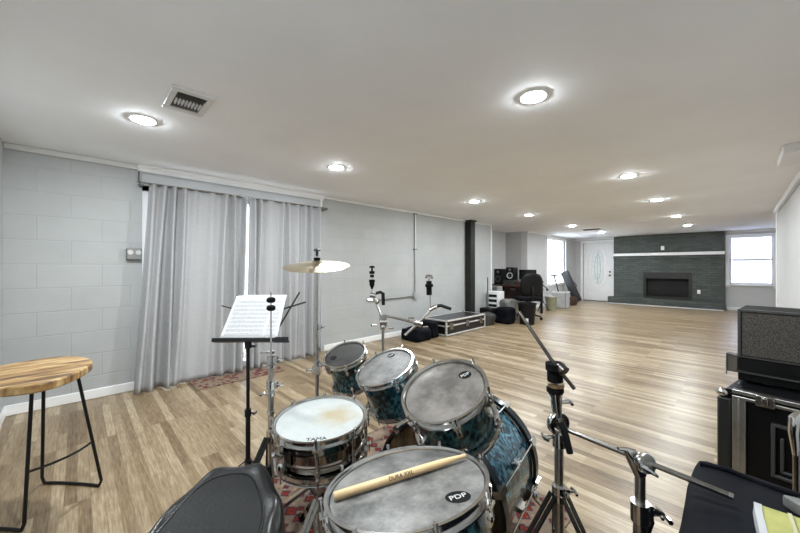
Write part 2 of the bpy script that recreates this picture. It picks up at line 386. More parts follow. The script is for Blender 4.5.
struct(MB().bb(XR - .05, XR, YB, YR, H - .075, H).build('trim_6', TRIM, bevel=.012))
struct(MB().bb(XR - .018, XR + .16, YR - .10, YR + .018, 0, H).build('trim_7', WHITE, bevel=.006))
struct(MB().bb(-.2, XE, YF - .04, YF, H - .07, H).build('trim_8', TRIM, bevel=.01))
struct(MB().bb(XL, -2.88, YF - .03, YF, H - .06, H).build('trim_9', TRIM, bevel=.01))
struct(MB().bb(.26, XR, 4.1, 4.62, H - .075, H).build('trim_10', TRIM, bevel=.008))
struct(MB().bb(XL + .0005, XL + .006, .46, 2.47, 2.0, H - .08).build('trim_11', WALLP))

# window behind the curtains (sliding patio door)
fr = MB(); x0, x1 = XL - .12, XL - .04
fr.bb(x0, x1, .46, .53, 0, 2.02); fr.bb(x0, x1, 2.39, 2.46, 0, 2.02); fr.bb(x0, x1, .46, 2.46, 1.95, 2.02); fr.bb(x0, x1, .46, 2.46, 0, .07); fr.bb(x0, x1, 1.24, 1.32, .07, 1.95)
win = struct(fr.build('window_1', WHITE, bevel=.005)); MB().bb(XL - .085, XL - .08, .53, 2.39, .07, 1.95).build('glass', m_glass('dimmed_door_glass', (.3, .31, .32)), win)  # glass darkened to cut daylight leaking past the curtains
# far left window
fr = MB(); y0, y1, z0, z1 = 10.36, 11.88, .66, 2.06
fr.bb(XL - .06, XL + .02, y0 - .07, y0, z0 - .07, z1 + .07); fr.bb(XL - .06, XL + .02, y1, y1 + .07, z0 - .07, z1 + .07); fr.bb(XL - .06, XL + .02, y0, y1, z1, z1 + .07); fr.bb(XL - .06, XL + .03, y0, y1, z0 - .07, z0)
fr.bb(XL - .12, XL - .06, 11.08, 11.16, z0, z1)
win2 = struct(fr.build('window_2', WHITE, bevel=.005)); MB().bb(XL - .095, XL - .09, y0, y1, z0, z1).build('glass', GLASS, win2)
bl = MB()
for k in range(12):
    yy = y0 + .02 + k * .122; bl.bb(XL - .05, XL - .045, yy, yy + .112, z0 + .03, z1)
bl = bl.build('vertical_blind', BLIND, win2)
# right far window
fr = MB(); fr.bb(WX0 - .09, WX0, YF - .025, YF + .05, WZ0 - .09, WZ1 + .09); fr.bb(WX1, WX1 + .09, YF - .025, YF + .05, WZ0 - .09, WZ1 + .09)
fr.bb(WX0, WX1, YF - .025, YF + .05, WZ1, WZ1 + .09); fr.bb(WX0 - .1, WX1 + .1, YF - .06, YF + .05, WZ0 - .04, WZ0); fr.bb(WX0, WX1, YF + .05, YF + .1, 1.36, 1.41)
for a, b in ((WX0, WX0 + .04), (WX1 - .04, WX1)): fr.bb(a, b, YF + .05, YF + .1, WZ0, WZ1)
fr.bb(WX0, WX1, YF + .05, YF + .1, WZ0, WZ0 + .04)
win3 = struct(fr.build('window_3', WHITE, bevel=.005)); MB().bb(WX0 + .04, WX1 - .04, YF + .072, YF + .078, WZ0 + .04, WZ1).build('glass', m_glass('bluish_glass', (.80, .85, .97)), win3)
MB().bb(WX0 + .045, WX1 - .045, YF + .11, YF + .114, 1.40, WZ1).build('roller_blind', BLIND, win3); MB().bb(WX0 + .045, WX1 - .045, YF + .12, YF + .123, WZ0, 1.40).build('sky_dimming_film', m_film(), win3)  # film added to dim the sky in the lower pane
# entry door
d = MB(); d.bb(DX0, DX1, YF + .04, YF + .08, .02, DH)
xc = (DX0 + DX1) / 2
door = struct(d.build('door_1', WHITE, bevel=.004), 'white panelled entry door with an oval glass light')
def oval(cx, cz, rx, rz, n=28): return [(cx + rx * math.cos(2 * math.pi * k / n), cz + rz * math.sin(2 * math.pi * k / n)) for k in range(n)]
MY = Matrix(((1, 0, 0, 0), (0, 0, -1, 0), (0, 1, 0, 0), (0, 0, 0, 1)))  # prism plane xz, height towards -y
o = MB(); o.tube([(x, YF + .035, z) for x, z in oval(xc, 1.18, .175, .60)], .026, 8, True); o.tube([(x, YF + .036, z) for x, z in oval(xc, 1.18, .30, .74)], .012, 6, True)
o.tube([(DX0 + .14, YF + .037, .16), (DX1 - .14, YF + .037, .16), (DX1 - .14, YF + .037, .36), (DX0 + .14, YF + .037, .36)], .012, 6, True)
o.build('panel_moulding', WHITE, door)
o = MB(); o.prism(oval(xc, 1.18, .165, .59), -(YF + .04), -(YF + .03), MY); o.build('oval_glass', m_emit('daylit_leaded_glass', (.0, .0, .0), 0) if 0 else mat('leaded_glass', (.72, .80, .77), .15, 0, .16, 26), door)
o = MB(); o.tube([(x, YF + .027, z) for x, z in oval(xc, 1.18, .09, .42)], .006, 6, True); o.bb(xc - .004, xc + .004, YF + .025, YF + .031, .6, 1.76); o.build('leading', ALU, door)
for zz in (1.02, .90):
    o = MB(); o.cyl((DX1 - .07, YF + .04, zz), (DX1 - .07, YF - .0, zz), .03 if zz < 1 else .028); o.ball((DX1 - .07, YF - .02, zz), .03 if zz < 1 else .022); o.build('door_knob' if zz < 1 else 'deadbolt', STEEL, door)
o = MB(); o.bb(DX0 - .08, DX0, YF - .025, YF + .1, 0, DH + .08); o.bb(DX1, DX1 + .07, YF - .025, YF + .1, 0, DH + .08); o.bb(DX0, DX1, YF - .025, YF + .1, DH, DH + .08); struct(o.build('trim_12', WHITE, bevel=.006))
struct(MB().bb(DX0, DX1, YF - .02, YF + .08, 0, .02).build('trim_13', DGREY))

# ------------------------------------------------------------------ fireplace
FX0, FX1 = -2.86, -.245; BY = 12.72
fp = thing('fireplace', ((FX0 + FX1) / 2, BY, 0), 'charcoal painted brick fireplace with a thin white mantel on the far wall', 'fireplace')
ox0, ox1, oz0, oz1 = -1.99, -.98, .25, .93
b = MB(); b.bb(FX0, ox0, BY, YF, 0, H - .015); b.bb(ox1, FX1, BY, YF, 0, H - .015); b.bb(ox0, ox1, BY, YF, oz1, H - .015); b.bb(ox0, ox1, BY, YF, 0, oz0); b.build('chimney_breast', FIREM, fp)
MB().bb(FX0 - .12, FX1, 12.48, BY, 0, .22).build('hearth', FIREM, fp, bevel=.008)
MB().bb(FX0 - .13, FX1, 12.468, 12.482, 0, .02).build('base_moulding', TRIM, fp)
MB().bb(FX0, FX1 + .02, BY - .13, BY, 1.535, 1.62).build('mantel', WHITE, fp, bevel=.006)
MB().bb(FX0, FX1, BY - .05, BY, 1.44, 1.535).build('corbel_course', FIREM, fp, bevel=.004)
b = MB(); b.bb(ox0 - .07, ox0, BY - .02, BY + .02, .22, oz1 + .09); b.bb(ox1, ox1 + .07, BY - .02, BY + .02, .22, oz1 + .09); b.bb(ox0, ox1, BY - .02, BY + .02, oz1 - .10, oz1 + .09); b.bb(ox0, ox1, BY - .02, BY + .02, .22, .29)
b.build('firebox_surround', mat('firebox_black', (.012, .012, .012), .35, 0, .2, 8), fp, bevel=.004)
b = MB(); b.bb(ox0, ox1, YF - .02, YF - .005, oz0, oz1); b.build('firebox', mat('soot', (.006, .006, .006), .8), fp)
b = MB()
for k in range(9): b.cyl((-1.85 + k * .09, BY + .06, .29), (-1.85 + k * .09, BY + .06, .42), .008, n=6)
b.bar((-1.9, BY + .06, .36), (-1.08, BY + .06, .36), .012, .012); b.build('grate', BLACKM, fp)
p = at(664.5, 249, 10.2); tag(MB().bb(-1.62, -1.54, BY - .03, BY, 1.70, 1.82).build('thermostat', WHITE, bevel=.006), 'small white control box on the dark brick above the mantel', 'thermostat')
tag(MB().bb(-.80, -.73, BY - .012, BY, .42, .53).build('wall_outlet', WHITE, bevel=.004), 'small white outlet on the dark brick right of the firebox', 'outlet')

# ------------------------------------------------------------------ ceiling lights
LX, RX = -2.8, -.83
LIGHTS = [(LX, .32, 'round ceiling downlight beside the square air vent near the curtains'), (LX, 1.85, 'round ceiling downlight in front of the right end of the curtains'),
 (LX, 4.33, 'round ceiling downlight near the top of the dark wall post'), (LX, 6.2, 'round ceiling downlight above the office chair and desk clutter'),
 (LX, 8.6, 'small round ceiling downlight close before the slim dark ceiling register'), (LX + .08, 10.75, 'small round ceiling downlight nearest the white entry door'),
 (RX, 1.9, 'largest round ceiling downlight, nearest the viewer above the toms'), (RX, 4.3, 'second round downlight from the viewer in the right hand row'),
 (RX, 6.15, 'third round downlight from the viewer in the right hand row'), (RX, 8.4, 'fourth round downlight from the viewer in the right hand row'),
 (RX, 10.45, 'farthest round downlight of the right hand row, before the fireplace'), (RX, .32, 'added round ceiling downlight out of view above the viewer, brightening the near ceiling')]  # last downlight is out of view, added to brighten the near ceiling
for x, y, lab in LIGHTS:
    t = thing('ceiling_light', (x, y, H), lab, 'ceiling light', 'recessed ceiling downlights')
    MB().lathe([(.064, -.004), (.068, -.006), (.080, -.005), (.084, -.002), (.084, 0), (.064, 0)], 32, Matrix.Translation((x, y, H)), True).build('trim_ring', WHITE, t)
    MB().lathe([(0, -.0128), (.02, -.0126), (.04, -.0117), (.055, -.0098), (.063, -.0064), (.064, -.001)], 28, Matrix.Translation((x, y, H))).build('lens', LENS, t)
# vents
t = thing('ceiling_vent', (-2.31, .50, H), 'square white ceiling air vent with dark louvres left of the curtains', 'vent')
f = MB(); X0, X1, Y0, Y1 = -2.46, -2.14, .37, .585
for a in ((X0, X0 + .045, Y0, Y1), (X1 - .045, X1, Y0, Y1), (X0 + .045, X1 - .045, Y0, Y0 + .035), (X0 + .045, X1 - .045, Y1 - .035, Y1)): f.bb(*a, H - .014, H)
f.build('frame', mat('vent_white', (.68, .68, .67), .5), t, bevel=.004)
MB().bb(X0 + .045, X1 - .045, Y0 + .035, Y1 - .035, H - .003, H).build('duct_opening', mat('vent_dark', (.05, .047, .043), .8), t)
f = MB()
for k in range(8): f.box((X0 + .14, Y0 + .047 + k * .0175, H - .009), (.075, .006, .012), Euler((R(25), 0, 0)))
f.build('cross_louvre', TRIM, t)
f = MB()
for k in range(4): f.box((X0 + .06 + k * .016, (Y0 + Y1) / 2, H - .009), (.010, Y1 - Y0 - .07, .004), Euler((0, R(35), 0)))
f.build('louvre', GREYP, t)
f = MB()
for k in range(2): f.box((X1 - .06 - k * .025, (Y0 + Y1) / 2, H - .009), (.012, Y1 - Y0 - .07, .003), Euler((0, R(-50), 0)))
f.build('louvre', DGREY, t)
t = thing('ceiling_register', (-2.7, 9.75, H), 'slim dark slotted ceiling register far down the room near the entry door', 'vent')
MB().bb(-2.9, -2.5, 9.68, 9.84, H - .012, H).build('frame', GREYP, t, bevel=.003)
f = MB()
for k in range(5): f.bb(-2.88, -2.52, 9.695 + k * .027, 9.707 + k * .027, H - .018, H - .012)
f.build('slat', DGREY, t)

# ------------------------------------------------------------------ left wall things
def panel(name, yt0, yt1, yb0, yb1, ztop, label, ph, folds, X=XL + .10):
    """folds: (place along the cloth 0..1, width, depth) of each standing fold"""
    m = MB(); NU, NVV = 220, 34; g = []
    for j in range(NVV + 1):
        v = j / NVV; z = ztop * (1 - v) + .006 * v; row = []
        for i in range(NU + 1):
            u = i / NU
            y = (yt0 + (yt1 - yt0) * u) * (1 - v) + (yb0 + (yb1 - yb0) * u) * v
            wv = 0
            for (c, wd, dpt) in folds:
                cc = c + .018 * math.sin(2.6 * v + c * 21) ; q = (u - cc) / (wd * (1 + .35 * v))
                wv += dpt * 1.45 * (.75 + .5 * v) * (1 - q * q) / (1 + q * q) ** 2 * 1.25
            wv += .004 * math.sin(60 * u + ph) * (1 - v) ** 2 + .006 * noise.noise(V((u * 14, v * 1.6, ph))) + .010 * noise.noise(V((u * 5, v * 2.2, ph + 4)))
            k = max(0, v - .90) / .10
            wv += k * .014 * (noise.noise(V((u * 8, ph, 0))) + .45)
            row.append(m.bm.verts.new((X + wv + .015 * v, y + .010 * noise.noise(V((u * 12, v, 7))), z)))
        g.append(row)
    for j in range(NVV):
        for i in range(NU): m.bm.faces.new((g[j][i], g[j][i + 1], g[j + 1][i + 1], g[j + 1][i]))
    o = m.build(name, CURT, sharp=180); so = o.modifiers.new('s', 'SOLIDIFY'); so.thickness = .003
    return tag(o, label, 'curtain', 'grey curtain panels')
panel('curtain', .505, 1.415, .385, 1.37, 2.0, 'left grey curtain panel, reaching the floor beside the outlet wall', 1.2,
      [(.03, .035, .040), (.13, .040, .050), (.235, .032, .062), (.315, .04, .040), (.44, .06, .014), (.60, .07, .016), (.76, .045, .034), (.86, .032, .048), (.96, .03, .046)])
panel('curtain', 1.448, 2.40, 1.415, 2.36, 2.0, 'right grey curtain panel, hanging behind the cymbal stand', .3,
      [(.04, .026, .046), (.125, .034, .044), (.28, .07, .016), (.42, .040, .036), (.52, .032, .046), (.63, .05, .020), (.74, .034, .046), (.84, .030, .046), (.94, .032, .046)])
t = thing('curtain_rod', (XL + .10, 1.46, 2.0), 'slim curtain rod with dark end brackets above the grey curtains', 'curtain rod')
MB().cyl((XL + .10, .45, 2.005), (XL + .10, 2.47, 2.005), .011).build('rod', STEEL, t)
for yy in (.45, 2.47):
    q = MB(); q.bb(XL, XL + .11, yy - .012, yy + .012, 1.985, 1.998); q.bb(XL, XL + .012, yy - .012, yy + .012, 1.98, 2.02); q.ball((XL + .10, yy + (.02 if yy > 1 else -.02), 2.005), .015); q.build('bracket', GREYP, t)
t = thing('outlet_box', (XL, .40, 1.32), 'grey metal double outlet box on the block wall left of the curtains', 'outlet')
MB().bb(XL, XL + .05, .335, .455, 1.265, 1.375).build('box', mat('outlet_metal', (.26, .26, .25), .4, .7, .1), t, bevel=.008)
q = MB()
for yy in (.365, .425): q.cyl((XL + .05, yy, 1.335), (XL + .056, yy, 1.335), .022)
q.build('receptacle', PALE, t)
tag(MB().bb(XL + .001, XL + .013, (.430), .438, 2.03, H - .05).build('cable_conduit', DGREY), 'thin dark conduit stub between ceiling and left curtain bracket', 'pipe')
tag(MB().bb(XL + .007, XL + .025, 2.44, 2.465, 2.04, H - .03).build('cable_conduit', WHITE), 'thin white conduit stub between ceiling and right curtain bracket', 'pipe')
t = thing('wall_conduit', (XL, 4.38, 0), 'grey L shaped metal conduit on the white block wall', 'pipe')
q = MB(); q.tube([(XL + .022, 4.38, H - .035), (XL + .022, 4.38, .72), (XL + .022, 4.365, .69), (XL + .022, 4.33, .672), (XL + .022, 3.3, .665)], .014, 10); q.build('pipe', mat('conduit', (.42, .42, .41), .35, .8, .1), t)
q = MB(); q.bb(XL, XL + .05, 4.33, 4.43, .62, .73); q.cyl((XL + .05, 4.38, .675), (XL + .055, 4.38, .675), .03); q.build('elbow_box', mat('conduit_box', (.5, .5, .49), .4, .5), t, bevel=.01)
q = MB()
for zz in (H - .05, 1.5): q = MB(); q.bb(XL, XL + .04, 4.345, 4.415, zz, zz + .02); q.build('strap', GREYP, t)
t = thing('steel_post', (XL + .08, 6.08, 0), 'dark charcoal steel post standing against the white block wall', 'post')
MB().bb(XL + .005, XL + .15, 5.97, 6.14, .02, H - .03).build('column', CHARC, t, bevel=.008)
MB().bb(XL + .003, XL + .17, 5.95, 6.16, 0, .02).build('base_plate', CHARC, t); MB().bb(XL + .03, XL + .17, 5.95, 6.16, H - .03, H).build('cap_plate', CHARC, t)
t = tag(MB().bb(-4.06, -3.64, .83, 1.72, 0, .008).soft(.002, 8).build('runner_rug', RUGS), 'small red patterned rug under the curtain hem', 'rug')
tag(MB().box((-1.2, .77, .003), (1.3, 1.95, .006)).soft(.0012, 5).build('drum_rug', RUGM), 'red patterned rug under the drum kit', 'rug')

# ------------------------------------------------------------------ stool
t = thing('bar_stool', (-2.4, -.15, 0), 'bar stool with a streaked wooden seat on thin black wire legs', 'stool')
pts = []
for k in range(40):
    a = 2 * math.pi * k / 40; rr = 1 + .03 * math.sin(3 * a + 1) + .02 * math.sin(5 * a)
    pts.append((-2.40 + .285 * rr * math.cos(a), -.155 + .215 * rr * math.sin(a)))
q = MB(); q.prism(pts, .655, .695); q.build('seat', STOOLW, t, bevel=.008, seg=3)
ZT = .655
feet = [(-2.68, -.137), (-2.415, .095), (-2.25, -.17), (-2.47, -.385)]; tops = [(-2.47, -.12), (-2.40, .0), (-2.33, -.15), (-2.42, -.25)]
for (a, b) in ((0, 1), (3, 2)):
    A, B = V((*feet[a], .008)), V((*feet[b], .008)); m_ = (A + B) / 2 + V((-.03, .0, 0))
    pt = [V((*tops[a], ZT)), A + V((0, 0, .03)), A + (m_ - A) * .08] + [A * (1 - u) ** 2 + m_ * 2 * u * (1 - u) + B * u * u for u in (.15, .3, .5, .7, .85)] + [B + (m_ - B) * .08, B + V((0, 0, .03)), V((*tops[b], ZT))]
    MB().tube(pt, .0075, 10).build('leg_frame', BLACKM, t)
def leg_at(i, z): k = z / ZT; return V((*feet[i], 0)) * (1 - k) + V((*tops[i], ZT)) * k
for (i, j, bow) in ((2, 1, V((.03, .02, -.0))),):
    A, B = leg_at(i, .255), leg_at(j, .265); MB().tube([A.lerp(B, u) + bow * 4 * u * (1 - u) for u in (0, .15, .3, .5, .7, .85, 1)], .006, 8).build('foot_rest', BLACKM, t)

# ------------------------------------------------------------------ drums
def drum(name, C, N, Rr, depth, n_lugs, label, cat, headm, shellm, up=(0, 1, 0), lug_off=0, shell_r=None, group=None, snare=False, bottom_clear=True):
    C = V(C); N = V(N).normalized(); M = frame(C, N, up)
    base_ = C - N * depth
    t = thing(name, (base_.x, base_.y, base_.z), label, cat, group)
    rs = Rr - .017
    prof = [(rs, -.030), (rs, -depth + .022)]
    if snare:
        prof = [(rs, -.028), (rs, -.05), (rs + .004, -.056), (rs + .004, -.062), (rs, -.067), (rs, -.098), (rs + .004, -.103), (rs + .004, -.109), (rs, -.115), (rs, -depth + .022)]
    prof = prof + [(r_ - .006, z_) for r_, z_ in prof[::-1]]
    MB(M).lathe(prof, 56, closed=True).build('shell', shellm, t)
    def hoop(z0, sgn, nm):
        p_ = [(Rr, 0), (Rr - .001, -.003), (Rr - .006, -.004), (Rr - .0075, -.024), (Rr + .001, -.025), (Rr + .001, -.029), (Rr - .012, -.029), (Rr - .012, -.006), (Rr - .009, .0)]
        m = MB(M); m.lathe([(r_, z0 + sgn * z_) for r_, z_ in p_], 64, closed=True)
        for k in range(n_lugs):
            a = 2 * math.pi * (k + lug_off) / n_lugs
            m.box((math.cos(a) * (Rr + .003), math.sin(a) * (Rr + .003), z0 - sgn * .027), (.018, .024, .006), Matrix.Rotation(a, 3, 'Z'))
        return m.build(nm, CHROME, t)
    hoop(0, 1, 'top_hoop'); hoop(-depth, -1, 'bottom_hoop')
    hd = MB(M); rh = Rr - .0125; hd.lathe([(0, -.0085), (rh * .55, -.0085), (rh - .008, -.0085), (rh - .002, -.010), (rh, -.016), (rh, -.022)], 56)
    head = hd.build('drum_head', headm, t)
    bh = MB(M); bh.lathe([(0, -depth + .0085), (rh - .006, -depth + .0085), (rh, -depth + .016)], 40); bh.build('resonant_head', mat('clear_head', (.35, .36, .36), .25), t)
    for k in range(n_lugs):
        a = 2 * math.pi * (k + lug_off) / n_lugs; cs, sn = math.cos(a), math.sin(a)
        g = MB(M); e = Matrix.Rotation(a, 3, 'Z')
        if snare:
            g.cyl((cs * (rs + .011), sn * (rs + .011), -.034), (cs * (rs + .011), sn * (rs + .011), -depth + .03), .0065, n=10)
            g.box((cs * (rs + .005), sn * (rs + .005), -.045), (.014, .016, .018), e); g.box((cs * (rs + .005), sn * (rs + .005), -depth + .045), (.014, .016, .018), e)
        else:
            g.box((cs * (rs + .008), sn * (rs + .008), -.055), (.02, .017, .036), e); g.ball((cs * (rs + .015), sn * (rs + .015), -.055), .0095, (1, 1, 1.5), 10)
        lug = g.build('lug', CHROME, t)
        rr = Rr + .006
        g = MB(M); g.lathe([(0, .012), (.0055, .012), (.0055, -.001), (.0032, -.001), (.0032, -.06), (0, -.06)], 8, Matrix.Translation((cs * rr, sn * rr, 0))); g.build('tension_rod', CHROME, lug)
        if not snare:
            g = MB(M); g.box((cs * (rs + .008), sn * (rs + .008), -depth + .055), (.02, .017, .036), e); g.ball((cs * (rs + .015), sn * (rs + .015), -depth + .055), .0095, (1, 1, 1.5), 10); lug = g.build('lug', CHROME, t)
        g = MB(M); g.cyl((cs * rr, sn * rr, -depth + .06), (cs * rr, sn * rr, -depth - .008), .0032, n=8); g.build('tension_rod', CHROME, lug)
    return t, M, head
def logo(t, M, ang, rad, rx, ry, rot, strokes=True):
    cx, cy = math.cos(ang) * rad, math.sin(ang) * rad
    ML = M @ Matrix.Translation((cx, cy, -.0082)) @ Matrix.Rotation(rot, 4, 'Z')
    g = MB(ML); g.prism([(rx * math.cos(2 * math.pi * k / 28), ry * math.sin(2 * math.pi * k / 28)) for k in range(28)], 0, .0004); lg = g.build('logo', LOGO, t)
    if strokes:
        lr = M.to_3x3().inverted() @ rv; MT_ = M @ Matrix.Translation((cx, cy, -.0076)) @ Matrix.Rotation(math.atan2(lr.y, lr.x) + R(12), 4, 'Z')
        text_mesh('logo_mark', 'PDP', rx * .80, MT_, PALE, lg, .0002)
SC = (-1.190, .712, .590)
snare, MS, _ = drum('snare_drum', SC, (.035, -.06, .998), .1875, .165, 8, 'polished steel snare drum with a stained white head', 'snare drum',
    m_head('white_coated_head', (.42, .45, .44), (.51, .53, .52), 5, .6, ((.03, .04, .157), .19, (.36, .29, .17))), NICKEL, snare=True, lug_off=.2)
def ring_pt(M, a, r, z): return M @ V((math.cos(a) * r, math.sin(a) * r, z))
# snare strainer and maker mark
ang_cam = lambda M: math.atan2(*((M.inverted() @ V((0, 0, CH))).yx))
aS = ang_cam(MS)
tx = MS @ Matrix.Rotation(aS + math.pi / 2 - .12, 4, 'Z') @ Matrix.Translation((0, -.150, -.0080))
text_mesh('maker_mark', 'TAMA', .027, tx, LOGO, snare)
a_ = aS - .78; g = MB(MS); e = Matrix.Rotation(a_, 3, 'Z'); g.box((math.cos(a_) * .19, math.sin(a_) * .19, -.075), (.03, .035, .06), e); g.cyl((math.cos(a_) * .205, math.sin(a_) * .205, -.06), (math.cos(a_) * .235, math.sin(a_) * .235, -.03), .006); g.ball((math.cos(a_) * .205, math.sin(a_) * .205, -.10), .014, (1, 1, 1.6)); g.build('snare_strainer', CHROME, snare)

FC = V((-.602, .613, .646)); FN = V((-.192, -.006, .981)).normalized()
ftom, MF, _ = drum('floor_tom', FC, FN, .212, .36, 8, 'floor tom with a smudged grey head, drumstick lying across it', 'drum', m_head('clear_smudged_head', (.055, .056, .056), (.25, .243, .23), 9, .36), PEARL, lug_off=.35)
aF = ang_cam(MF)
for k, da in enumerate((1.35, -1.0, 3.2)):
    a = aF + da; g = MB(); p0 = ring_pt(MF, a, .222, -.16); p1 = ring_pt(MF, a, .226, -.34)
    ft = V((p1.x + (p1.x - FC.x) * .12, p1.y + (p1.y - FC.y) * .12, .02)); g.tube([p0, p1, ft], .005, 8)
    lg = g.build('leg', CHROME, ftom)
    g = MB(); g.box(ring_pt(MF, a, .215, -.22), (.03, .03, .05), MF.to_3x3() @ Matrix.Rotation(a, 3, 'Z')); pw = ring_pt(MF, a, .245, -.22); g.ball(pw, .012, (1.6, .8, 1), 10); g.build('leg_bracket', CHROME, lg)
    MB().cyl((ft.x, ft.y, .007), ft + V((0, 0, .02)), .012, .009).build('rubber_foot', RUBBER, lg)
TCs = .158 / .178
TC = V((-.825 * TCs, 1.049 * TCs, CH - .486 * TCs)); TN = V((-.013, -.453, .891))
tomC, MC, _ = drum('rack_tom', TC, TN, .158, .19, 6, 'largest rack tom, teal pearl with a dusty grey head above the bass drum', 'drum', m_head('dusty_head', (.075, .067, .060), (.22, .20, .182), 7, .42), PEARL, lug_off=.3, group='teal rack toms')
TBs = .165 / .164
TB = V((-1.318 * TBs, 1.174 * TBs, CH - .531 * TBs)); TNB = V((-.05, -.413, .91))
tomB, MBm, _ = drum('rack_tom', TB, TNB, .165, .235, 6, 'middle teal rack tom with a pale grey head, between the other two toms', 'drum', m_head('pale_grey_head', (.085, .083, .079), (.23, .225, .22), 8, .42), PEARL, lug_off=.55, group='teal rack toms')
TA = V((-1.735, 1.21, .650)); TNA = V((.10, -.38, .92))
tomA, MA, _ = drum('rack_tom', TA, TNA, .137, .225, 6, 'smallest teal rack tom with a dark grey head beside the cymbal stand', 'drum', m_head('dark_grey_head', (.012, .0115, .010), (.034, .032, .029), 8, .6), PEARL, lug_off=.4, group='teal rack toms')
def logo_px(t, M, px, py, rx, ry, rotd, strokes=True):
    """put the emblem on the head plane"""
    c = M @ V((0, 0, -.0085)); n = M.to_3x3() @ V((0, 0, 1)); ray = rv * ((px - 400) / F) + dv - V((0, 0, 1)) * ((py - 266.5) / F); o0 = V((0, 0, CH))
    k = (c - o0).dot(n) / ray.dot(n); p_ = M.inverted() @ (o0 + ray * k)
    logo(t, M, math.atan2(p_.y, p_.x), math.hypot(p_.x, p_.y), rx, ry, R(rotd), strokes)
logo_px(ftom, MF, 458, 497, .030, .024, 35)
logo_px(tomC, MC, 465, 375, .024, .020, 20)
logo_px(tomB, MBm, 391, 355.5, .024, .019, 10)
logo_px(tomA, MA, 333.5, 358, .024, .021, 0, False)
# drumstick on the floor tom
def on_head(M, px, py, lift):
    c = M @ V((0, 0, -.0085)); n = M.to_3x3() @ V((0, 0, 1)); ray = rv * ((px - 400) / F) + dv - V((0, 0, 1)) * ((py - 266.5) / F); o0 = V((0, 0, CH))
    k = (c - o0).dot(n) / ray.dot(n); return o0 + ray * k + n * lift
s0, s1 = on_head(MF, 334, 502, .0125), on_head(MF, 467, 460, .0125); ax = (s1 - s0)
t = thing('drumstick', s0, 'pale wooden drumstick lying across the floor tom head', 'drumstick')
q = MB(frame(s0, ax, FN)); Ls = ax.length
q.lathe([(0, 0), (.008, .001), (.0102, .004), (.0102, Ls * .70), (.0085, Ls * .85), (.0055, Ls * .955), (.0056, Ls * .965), (.0066, Ls * .978), (.0056, Ls * .992), (0, Ls)], 18); q.build('shaft', WOODST, t)
tdir = ax.normalized(); side = (V((0, 0, CH)) - (s0 + ax * .4)).normalized(); side = (side - tdir * side.dot(tdir)).normalized(); upd = side.cross(tdir)
MT = Matrix((tdir, upd, side)).transposed().to_4x4(); MT.translation = s0 + ax * .47 + side * .0101
text_mesh('printed_mark', 'DURA XXL', .0140, MT, LOGO, t)

# bass drum
B0, B1 = V((-.838, 1.015, .292)), V((-.903, 1.435, .306)); bax = (B1 - B0).normalized(); BL = (B1 - B0).length; MBs = frame(B0, bax, (0, 0, 1))
bass = thing('bass_drum', ((B0.x + B1.x) / 2, (B0.y + B1.y) / 2, 0), 'large blue pearl bass drum lying on its side on the rug', 'drum')
MB(MBs).lathe([(.268, .02), (.268, BL - .02), (.26, BL - .02), (.26, .02)], 72, closed=True).build('shell', PEARLB, bass)
for z0, nm, mm in ((0, 'batter_hoop', HOOPM), (BL - .04, 'front_hoop', HOOPM)):
    MB(MBs).lathe([(.285, z0), (.285, z0 + .04), (.272, z0 + .04), (.272, z0)], 72, closed=True).build(nm, mm, bass, bevel=.002)
MB(MBs).lathe([(0, .006), (.26, .006), (.271, .012), (.271, .02)], 60).build('batter_head', BROWNH, bass)
MB(MBs).lathe([(0, BL - .006), (.26, BL - .006), (.271, BL - .012), (.271, BL - .02)], 60).build('front_head', PLASTIC, bass)
MB(MBs).lathe([(.2725, BL - .055), (.2745, BL - .050), (.2745, BL - .044), (.2725, BL - .040)], 72, closed=True).build('inner_rim', STEEL, bass)
for k in range(10):
    a = 2 * math.pi * (k + .35) / 10; cs, sn = math.cos(a), math.sin(a); e = Matrix.Rotation(a, 3, 'Z')
    g = MB(MBs); g.box((cs * .276, sn * .276, BL / 2), (.022, .022, .05), e); g.ball((cs * .287, sn * .287, BL / 2), .011, (1, 1, 1.6), 10); lug = g.build('lug', CHROME, bass)
    for zz, d_ in ((0, 1), (BL, -1)):
        g = MB(MBs); g.cyl((cs * .292, sn * .292, BL / 2), (cs * .292, sn * .292, zz + d_ * .02), .0035, n=8)
        g.box((cs * .291, sn * .291, zz + d_ * .02), (.012, .026, .05), e); g.box((cs * .28, sn * .28, zz - d_ * .003), (.03, .026, .008), e); g.build('claw_hook', CHROME, lug)
for sgn in (-1, 1):
    a = math.pi / 2; side = MBs.to_3x3() @ V((1, 0, 0)) * sgn
    pA = B1 - bax * .09 + side * .262 + V((0, 0, -.07)); pB = V((B1.x, B1.y, 0)) + side * .40 + bax * .06; pB.z = .012
    g = MB(); g.tube([pA, pA + (pB - pA) * .25, pB], .007, 8); g.box(pA, (.04, .05, .05), MBs.to_3x3()); g.ball(pA + side * .03, .018, (1, 1, 1)); g.build('spur', CHROME, bass)
